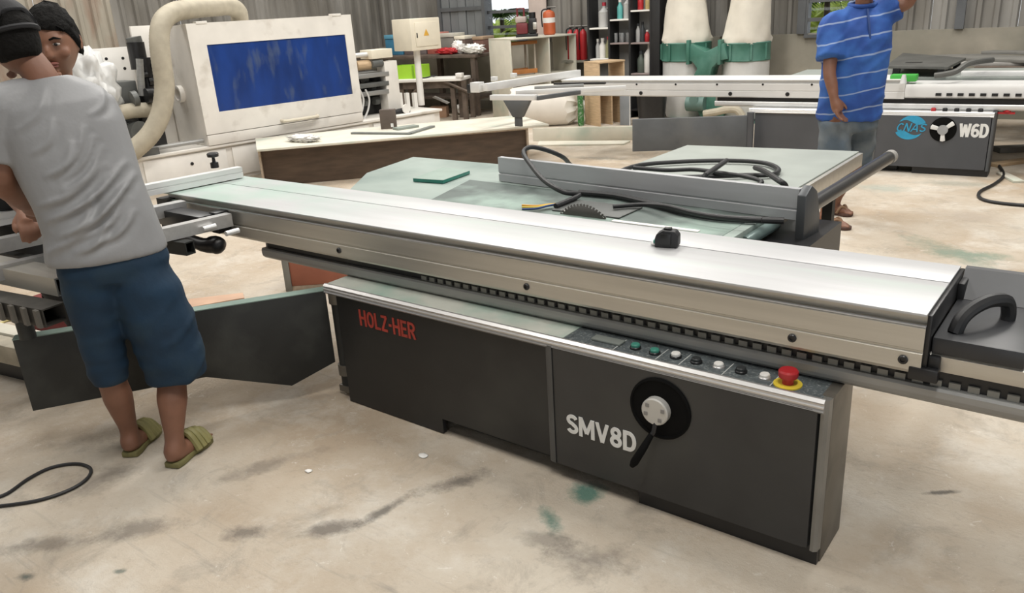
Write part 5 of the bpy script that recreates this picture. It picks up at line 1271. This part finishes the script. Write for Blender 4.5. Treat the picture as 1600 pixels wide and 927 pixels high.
for a0, b0, am in (((170, 640), (262, 520), 1.0), ((205, 640), (300, 470), 1.0), ((222, 650), (335, 500), 1.1), ((235, 690), (362, 540), 1.0), ((150, 745), (362, 600), 1.0), ((185, 795), (440, 600), 1.2),
                   ((225, 850), (436, 680), 1.1), ((195, 905), (470, 650), 1.2), ((250, 845), (330, 700), .9), ((300, 855), (445, 715), 1.1), ((280, 905), (385, 800), .9), ((345, 870), (480, 760), .8),
                   ((60, 480), (160, 330), .5), ((330, 420), (372, 330), .6), ((120, 560), (190, 440), .6)):
    FOLDS.append((g(a0[0]/2.3175, a0[1]/2.3175, .0), g(b0[0]/2.3175, b0[1]/2.3175, .02), am))
def crease(co):
    k2 = mnoise.noise(Vector((co.x*9, co.z*9, co.y*6))); out = .004*k2
    for a0, b0, am in FOLDS:
        d = Vector((b0.x-a0.x, b0.z-a0.z)); L2 = d.length_squared; p = Vector((co.x-a0.x, co.z-a0.z)); t = p.dot(d)/L2
        bow = .02*math.sin(math.pi*max(0, min(1, t)))
        if -.1 < t < 1.1:
            dist = (p-d*t); sd = (d.x*p.y-d.y*p.x)/math.sqrt(L2)+bow; e = math.sin(math.pi*(t+.1)/1.2)**.7
            out += am*e*(.013*math.exp(-(sd/.010)**2)-.008*math.exp(-((sd+.024)/.014)**2))
    return out
sh = MB(); PM = 1/388.0
torso(sh, [(g(169, 400, .07), 79*PM, .128), (g(167, 392, .07), 79*PM, .13), (g(158, 352, .075), 73*PM, .122), (g(140, 305, .09), 72*PM, .118), (g(118, 252, .12), 76*PM, .12), (g(101, 205, .145), 78*PM, .122), (g(88, 168, .16), 74*PM, .11), (g(79, 142, .17), 56*PM, .085), (g(73, 124, .175), 32*PM, .066)])
limb(sh, [g(62, 152, .16), sL+Vector((.0, 0, .005)), sL*.62+eL*.38, sL*.22+eL*.78], [.070, .086, .083, .080])
limb(sh, [g(100, 155, .17), sR+Vector((0, 0, .0)), sR*.62+eR*.38, sR*.25+eR*.75], [.070, .086, .082, .080])
fuse('t_shirt', sh, GREYS, gm, .0075, 4, crease)
def folds(co):
    k = mnoise.noise(Vector((co.x*9+co.z*4, co.y*6, co.z*12))); return max(0, min(1, (.80-co.z)/.08))*(.006*k)+.010*(1-min(1, abs(mnoise.noise(Vector((co.x*6-co.z*5, co.y*4, co.z*9+7))))*3.5))*max(0, min(1, (.75-co.z)/.3))
so_ = MB()
torso(so_, [(g(184, 432, .06), 66*PM, .110), (g(180, 415, .06), 74*PM, .118), (g(172, 388, .065), 70*PM, .108), (g(166, 365, .07), 62*PM, .095)])
limb(so_, [g(210, 415, .06), g(228, 455, .05), g(251, 505, .04), g(267, 548, .03), g(277, 580, .03), g(279, 588, .03)], [42*PM, 48*PM, 48*PM, 44*PM, 42*PM, 42*PM], 6, 20)
limb(so_, [g(146, 420, .07), g(147, 465, .07), g(155, 515, .07), g(166, 560, .07), g(174, 596, .07)], [44*PM, 40*PM, 33*PM, 27*PM, 25*PM], 6, 20)
fuse('shorts', so_, NAVY, gm, .010, 2, folds)
OLV = mat('olive_sandal', (.22, .20, .075), .6, 0, .12, 20); OLD = mat('sandal_sole', (.16, .145, .055), .7, 0, .1, 20)
sandal(gm, hR, tR, OLD, OLV, .052); sandal(gm, hL, tL, OLD, OLV, .052)
# hair and cap
def scalp(t, M, s, m, zlow, grow=1.06, name='hair', cut=-.2, rag=.0):
    n = 32; rings = []
    for i in range(0, 12):
        a = math.pi*.5*i/11.0
        for_ = []
        for k in range(n):
            b_ = 2*math.pi*k/n; y = math.sin(b_); low = zlow(y, math.cos(b_))
            z = 1-(1-low)*(1-math.cos(a*1.0))/1.0 if False else 1-(1-low)*(i/11.0)
            r = math.sqrt(max(.0, 1-min(1, z*z))); jit = 1+rag*mnoise.noise(Vector((k*1.7, i*1.3, 2)))
            yy = y*r; fy = .094*yy*(1 if z < 0 else 1)+(.010*yy*(1-z) if z >= 0 else 0)
            for_.append(M @ Vector((.074*math.cos(b_)*r*s*grow*jit, fy*s*grow*jit, .118*z*s*grow*jit)))
        rings.append(for_)
    mb = MB(); rings[0] = [p*.999+rings[0][0]*.001 for p in rings[0]]
    mb.loft(rings); return mb.build(name, m, t, smooth=True)
scalp(gm, MHd, 1.03, HAIR, lambda y, x: -.62 if y > -.1 else (-.35 if y > -.45 else .35), 1.045)
CAP = mat('black_cap', (.010, .010, .012), .75, 0, .2, 30, .15, 200)
cp = scalp(gm, MHd, 1.03, CAP, lambda y, x: (.10 if y < .55 else (.10+.42*min(1, (y-.55)/.3)) if abs(x) < .75 else .1), 1.13, 'cap')
mb = MB(); n = 16; A_, B_ = [], []
for k in range(n+1):
    a = math.pi+math.pi*k/n; x, y = .082*math.cos(a), .105*math.sin(a)
    A_.append(MHd @ Vector((x, y, .020))); B_.append(MHd @ Vector((x*1.02, y-.075*math.sin(math.pi*k/n), .006)))
mb.quadstrip(A_, B_); br_ = mb.build('brim', CAP, cp); br_.modifiers.new('s', 'SOLIDIFY').thickness = .004
mb = MB(); mb.tube([MHd @ Vector((.080*math.cos(a), .110*math.sin(a), .012)) for a in [math.radians(d) for d in range(30, 151, 10)]], .009, 6); mb.build('strap', CAP, cp)

# ------------------------------------------------------------------ young man behind him
YA = GV.a+GV.n*.56+GV.d*-.25; YV = VP((YA.x, YA.y), math.degrees(GV.yaw))
ym = thing('person', 'person in black T-shirt with short black hair standing behind the outrigger, facing out', 'person', YA, YV.yaw)
def y_(x, y, o=0.0): return YV.l(x, y, o)
BLT = mat('black_tshirt', (.012, .012, .013), .8, 0, .2, 10, .1, 60)
yh = y_(86, 64, .12)
body = MB(); MY = Matrix.Translation(yh) @ Matrix.Rotation(math.radians(-17), 4, 'Z') @ Matrix.Rotation(math.radians(9), 4, 'X')
HS = 1.14
head_shape(body, MY, HS)
def yz_(x, z, o): return Vector((x, o, z))
nb = Vector((yh.x-.03, .21, yh.z-.175)); limb(body, [nb+Vector((-.01, .05, -.06)), nb, nb*.4+yh*.6, yh], [.07, .058, .056, .05])
cx0 = nb.x; sp = [(Vector((cx0-.24, .66, .86)), .14, .09), (Vector((cx0-.23, .60, .98)), .135, .09), (Vector((cx0-.17, .46, 1.17)), .145, .095), (Vector((cx0-.08, .32, 1.33)), .15, .085), (nb+Vector((-.01, .05, -.04)), .07, .055)]
torso(body, sp)
def yarm(sx):
    s0 = Vector((cx0-.08+sx*.165, .32, 1.31)); e0_ = s0+Vector((sx*.04, -.06, -.27)); w0 = e0_+Vector((-sx*.06, -.17, -.10)); return s0, e0_, w0
for sx in (-1, 1):
    hip = Vector((cx0-.24+sx*.085, .66, .83)); an = Vector((hip.x+.26+sx*.04, .74, .09)); kn = hip*.5+an*.5+Vector((0, -.03, 0))
    limb(body, [hip, hip*.5+kn*.5, kn, kn*.6+an*.4, an], [.085, .075, .055, .052, .037]); foot(body, Vector((an.x, .78, 0)), Vector((an.x+sx*.03, .54, 0)), an)
    s0, e0_, w0 = yarm(sx)
    limb(body, [Vector((cx0-.05, .32, 1.33)), s0, s0*.5+e0_*.5, e0_, e0_*.5+w0*.5, w0], [.05, .055, .047, .041, .037, .026]); hand(body, aim(w0, w0+Vector((-sx*.02, -.15, -.08)), (0, -.3, -1)), -sx, .6)
fuse('body', body, SKIN3, ym, .0075, 2)
face(ym, MY, HS)
scalp(ym, MY, HS, HAIR, lambda y, x: (-.45 if y > .15 else (-.05 if y > -.35 else (.30 if abs(x) > .62 else .46+.05*math.sin(x*23)))), 1.10, rag=.09)
tee = MB()
torso(tee, [(sp[0][0]+Vector((0, 0, -.04)), .17, .12), (sp[1][0], .165, .118), (sp[2][0], .175, .118), (sp[3][0], .165, .10), (nb+Vector((-.012, .06, -.045)), .10, .075), (nb+Vector((-.005, .03, -.015)), .074, .064)])
for sx in (-1, 1):
    s0, e0_, w0 = yarm(sx); limb(tee, [Vector((cx0-.05, .33, 1.31)), s0, s0*.35+e0_*.65], [.07, .075, .074])
fuse('t_shirt', tee, BLT, ym, .011, 2)
tr_ = MB()
torso(tr_, [(Vector((cx0-.22, .66, .74)), .16, .115), (Vector((cx0-.24, .66, .84)), .16, .112), (Vector((cx0-.24, .65, .89)), .15, .10)])
for sx in (-1, 1):
    hip = Vector((cx0-.24+sx*.085, .66, .83)); an = Vector((hip.x+.26+sx*.04, .74, .09)); kn = hip*.5+an*.5+Vector((0, -.03, 0)); limb(tr_, [hip, hip*.5+kn*.5, kn, kn*.5+an*.5, an], [.10, .095, .085, .075, .07])
fuse('trousers', tr_, BLT, ym, .012, 2)

# ------------------------------------------------------------------ man in blue striped shirt
BA = P(1304, 351); BV = VP(BA)
bm_ = thing('person', 'person in blue striped polo shirt and faded denim shorts with one arm raised', 'person', BA, BV.yaw)
def b(x, y, o=0.0): return BV.l(x, y, o)
def stripes():
    m = mat('blue_polo', (.016, .065, .28), .8, 0, .16, 5, .12, 40, col2=(.03, .12, .38), mix=.55, msize=5); nt = m.node_tree; N = nt.nodes; L = nt.links; bs_ = N['Principled BSDF']
    src = bs_.inputs['Base Color'].links[0].from_socket; tc = N.new('ShaderNodeTexCoord'); sx = N.new('ShaderNodeSeparateXYZ'); L.new(tc.outputs['Object'], sx.inputs[0])
    nz = N.new('ShaderNodeTexNoise'); nz.inputs['Scale'].default_value = 5; L.new(tc.outputs['Object'], nz.inputs['Vector'])
    def M_(op, a, c_):
        n_ = N.new('ShaderNodeMath'); n_.operation = op
        for i, v in enumerate((a, c_)):
            if isinstance(v, (int, float)): n_.inputs[i].default_value = v
            else: L.new(v, n_.inputs[i])
        return n_.outputs[0]
    z = M_('ADD', M_('ADD', sx.outputs[2], M_('MULTIPLY', nz.outputs[0], .05)), M_('MULTIPLY', sx.outputs[0], -.16))
    fr_ = M_('FRACT', M_('DIVIDE', z, .118), 0); st_ = M_('LESS_THAN', fr_, .085)
    mx = N.new('ShaderNodeMix'); mx.data_type = 'RGBA'; L.new(M_('MULTIPLY', st_, .42), mx.inputs[0]); L.new(src, mx.inputs[6]); mx.inputs[7].default_value = (.50, .58, .68, 1); L.new(mx.outputs[2], bs_.inputs['Base Color'])
    return m
POLO = stripes()
DENIM = mat('faded_denim', (.075, .10, .125), .85, 0, .2, 6, .12, 60, col2=(.15, .17, .18), mix=.55, msize=5)
q1, r1, q2, r2 = loc(BV, P(1277, 354)), loc(BV, P(1327, 359)), loc(BV, P(1296, 334)), loc(BV, P(1330, 338))
a1, a2 = q1+(r1-q1)*.2+Vector((0, 0, .09)), q2+(r2-q2)*.2+Vector((0, 0, .09))
k1, k2, p1, p2 = b(1303, 258, .0), b(1338, 248, .2), b(1310, 178, .02), b(1342, 175, .16)
body = MB()
for a_, k_, p_ in ((a1, k1, p1), (a2, k2, p2)): limb(body, [p_, p_*.5+k_*.5, k_, k_*.6+a_*.4, a_*.85+k_*.15, a_-Vector((0, 0, .03))], [.085, .075, .054, .055, .036, .036])
foot(body, q1, r1, a1); foot(body, q2, r2, a2)
torso(body, [(b(1326, 190, .08), .13, .10), (b(1328, 160, .08), .15, .11), (b(1334, 105, .08), .16, .11), (b(1340, 60, .09), .17, .105), (b(1345, 30, .10), .15, .085), (b(1348, 14, .10), .07, .06)])
s1, e1_, w1 = b(1303, 42, .03), b(1296, 112, -.08), b(1303, 152, -.13)
limb(body, [b(1330, 36, .08), s1, s1*.5+e1_*.5, e1_, e1_*.5+w1*.5, w1], [.055, .06, .05, .042, .040, .028])
hand(body, aim(w1, b(1311, 185, -.14), (.6, -.2, 0)), 1, .35, 1.15)
s2, e2_, w2 = b(1380, 20, .14), b(1420, 2, .12), b(1432, -48, .05)
limb(body, [b(1355, 30, .10), s2, s2*.5+e2_*.5, e2_, e2_*.5+w2*.5, w2], [.055, .06, .05, .042, .038, .028])
hand(body, aim(w2, b(1430, -90, .02), (-.5, -.5, 0)), -1, .3)
hd = b(1353, -28, .05); limb(body, [b(1348, 20, .10), b(1350, 5, .08), hd], [.065, .056, .05])
MBl = Matrix.Translation(hd) @ Matrix.Rotation(math.radians(38), 4, 'Z'); head_shape(body, MBl, 1.02)
fuse('body', body, SKIN2, bm_, .008, 2); face(bm_, MBl, 1.02)
scalp(bm_, MBl, 1.02, HAIR, lambda y, x: (-.45 if y > .1 else (.0 if y > -.4 else .45)), 1.07, rag=.03)
def pf(co):
    u = co.x*.7-co.z*.6; k = mnoise.noise(Vector((u*13, co.z*3+co.x*2, co.y*4))); return .010*(1-min(1, abs(k)*3))**2+.003*k
po = MB(); BM = 1/212.0
torso(po, [(b(1325, 186, .09), 44*BM, .155), (b(1326, 175, .09), 45*BM, .16), (b(1331, 140, .09), 44*BM, .16), (b(1336, 98, .09), 45*BM, .155), (b(1341, 58, .09), 45*BM, .15), (b(1344, 34, .10), 42*BM, .125), (b(1346, 18, .10), 27*BM, .09), (b(1348, 8, .10), 17*BM, .072)])
limb(po, [b(1325, 40, .08), s1+Vector((.0, 0, .0)), s1*.55+e1_*.45, s1*.28+e1_*.72], [.085, .10, .098, .098]); limb(po, [b(1358, 32, .10), s2, s2*.6+e2_*.4, s2*.35+e2_*.65], [.085, .098, .093, .09])
fuse('polo_shirt', po, POLO, bm_, .013, 2, pf)
mb = MB(); c0 = b(1348, 6, .095); mb.tube([c0+Vector((.082*math.cos(a), .075*math.sin(a), .015*math.sin(a))) for a in [2*math.pi*k/20 for k in range(20)]], .014, 8, True); mb.build('collar', POLO, bm_)
f0, f1 = b(1356, 14, -.0), b(1360, 62, -.05); mb = MB(); mb.tube([f0, f0*.5+f1*.5+Vector((0, -.02, 0)), f1], .007, 6); mb.build('placket', mat('dark_blue', (.02, .05, .17), .8), bm_)
je = MB()
torso(je, [(b(1325, 205, .09), 40*BM, .14), (b(1325, 188, .09), 42*BM, .145), (b(1326, 172, .09), 41*BM, .14)])
limb(je, [b(1306, 190, .03), b(1304, 220, .02), b(1303, 248, .0), k1+Vector((0, 0, -.03))], [.105, .110, .105, .10]); limb(je, [b(1344, 188, .16), b(1344, 216, .18), b(1340, 242, .2), k2+Vector((0, 0, -.03))], [.10, .105, .10, .098])
fuse('denim_shorts', je, DENIM, bm_, .013, 2, folds)
SB = mat('brown_sandal', (.075, .035, .025), .6); SB2 = mat('tan_strap', (.22, .13, .07), .6)
sandal(bm_, q1, r1, SB, SB2, .05, True); sandal(bm_, q2, r2, SB, SB2, .05, True)
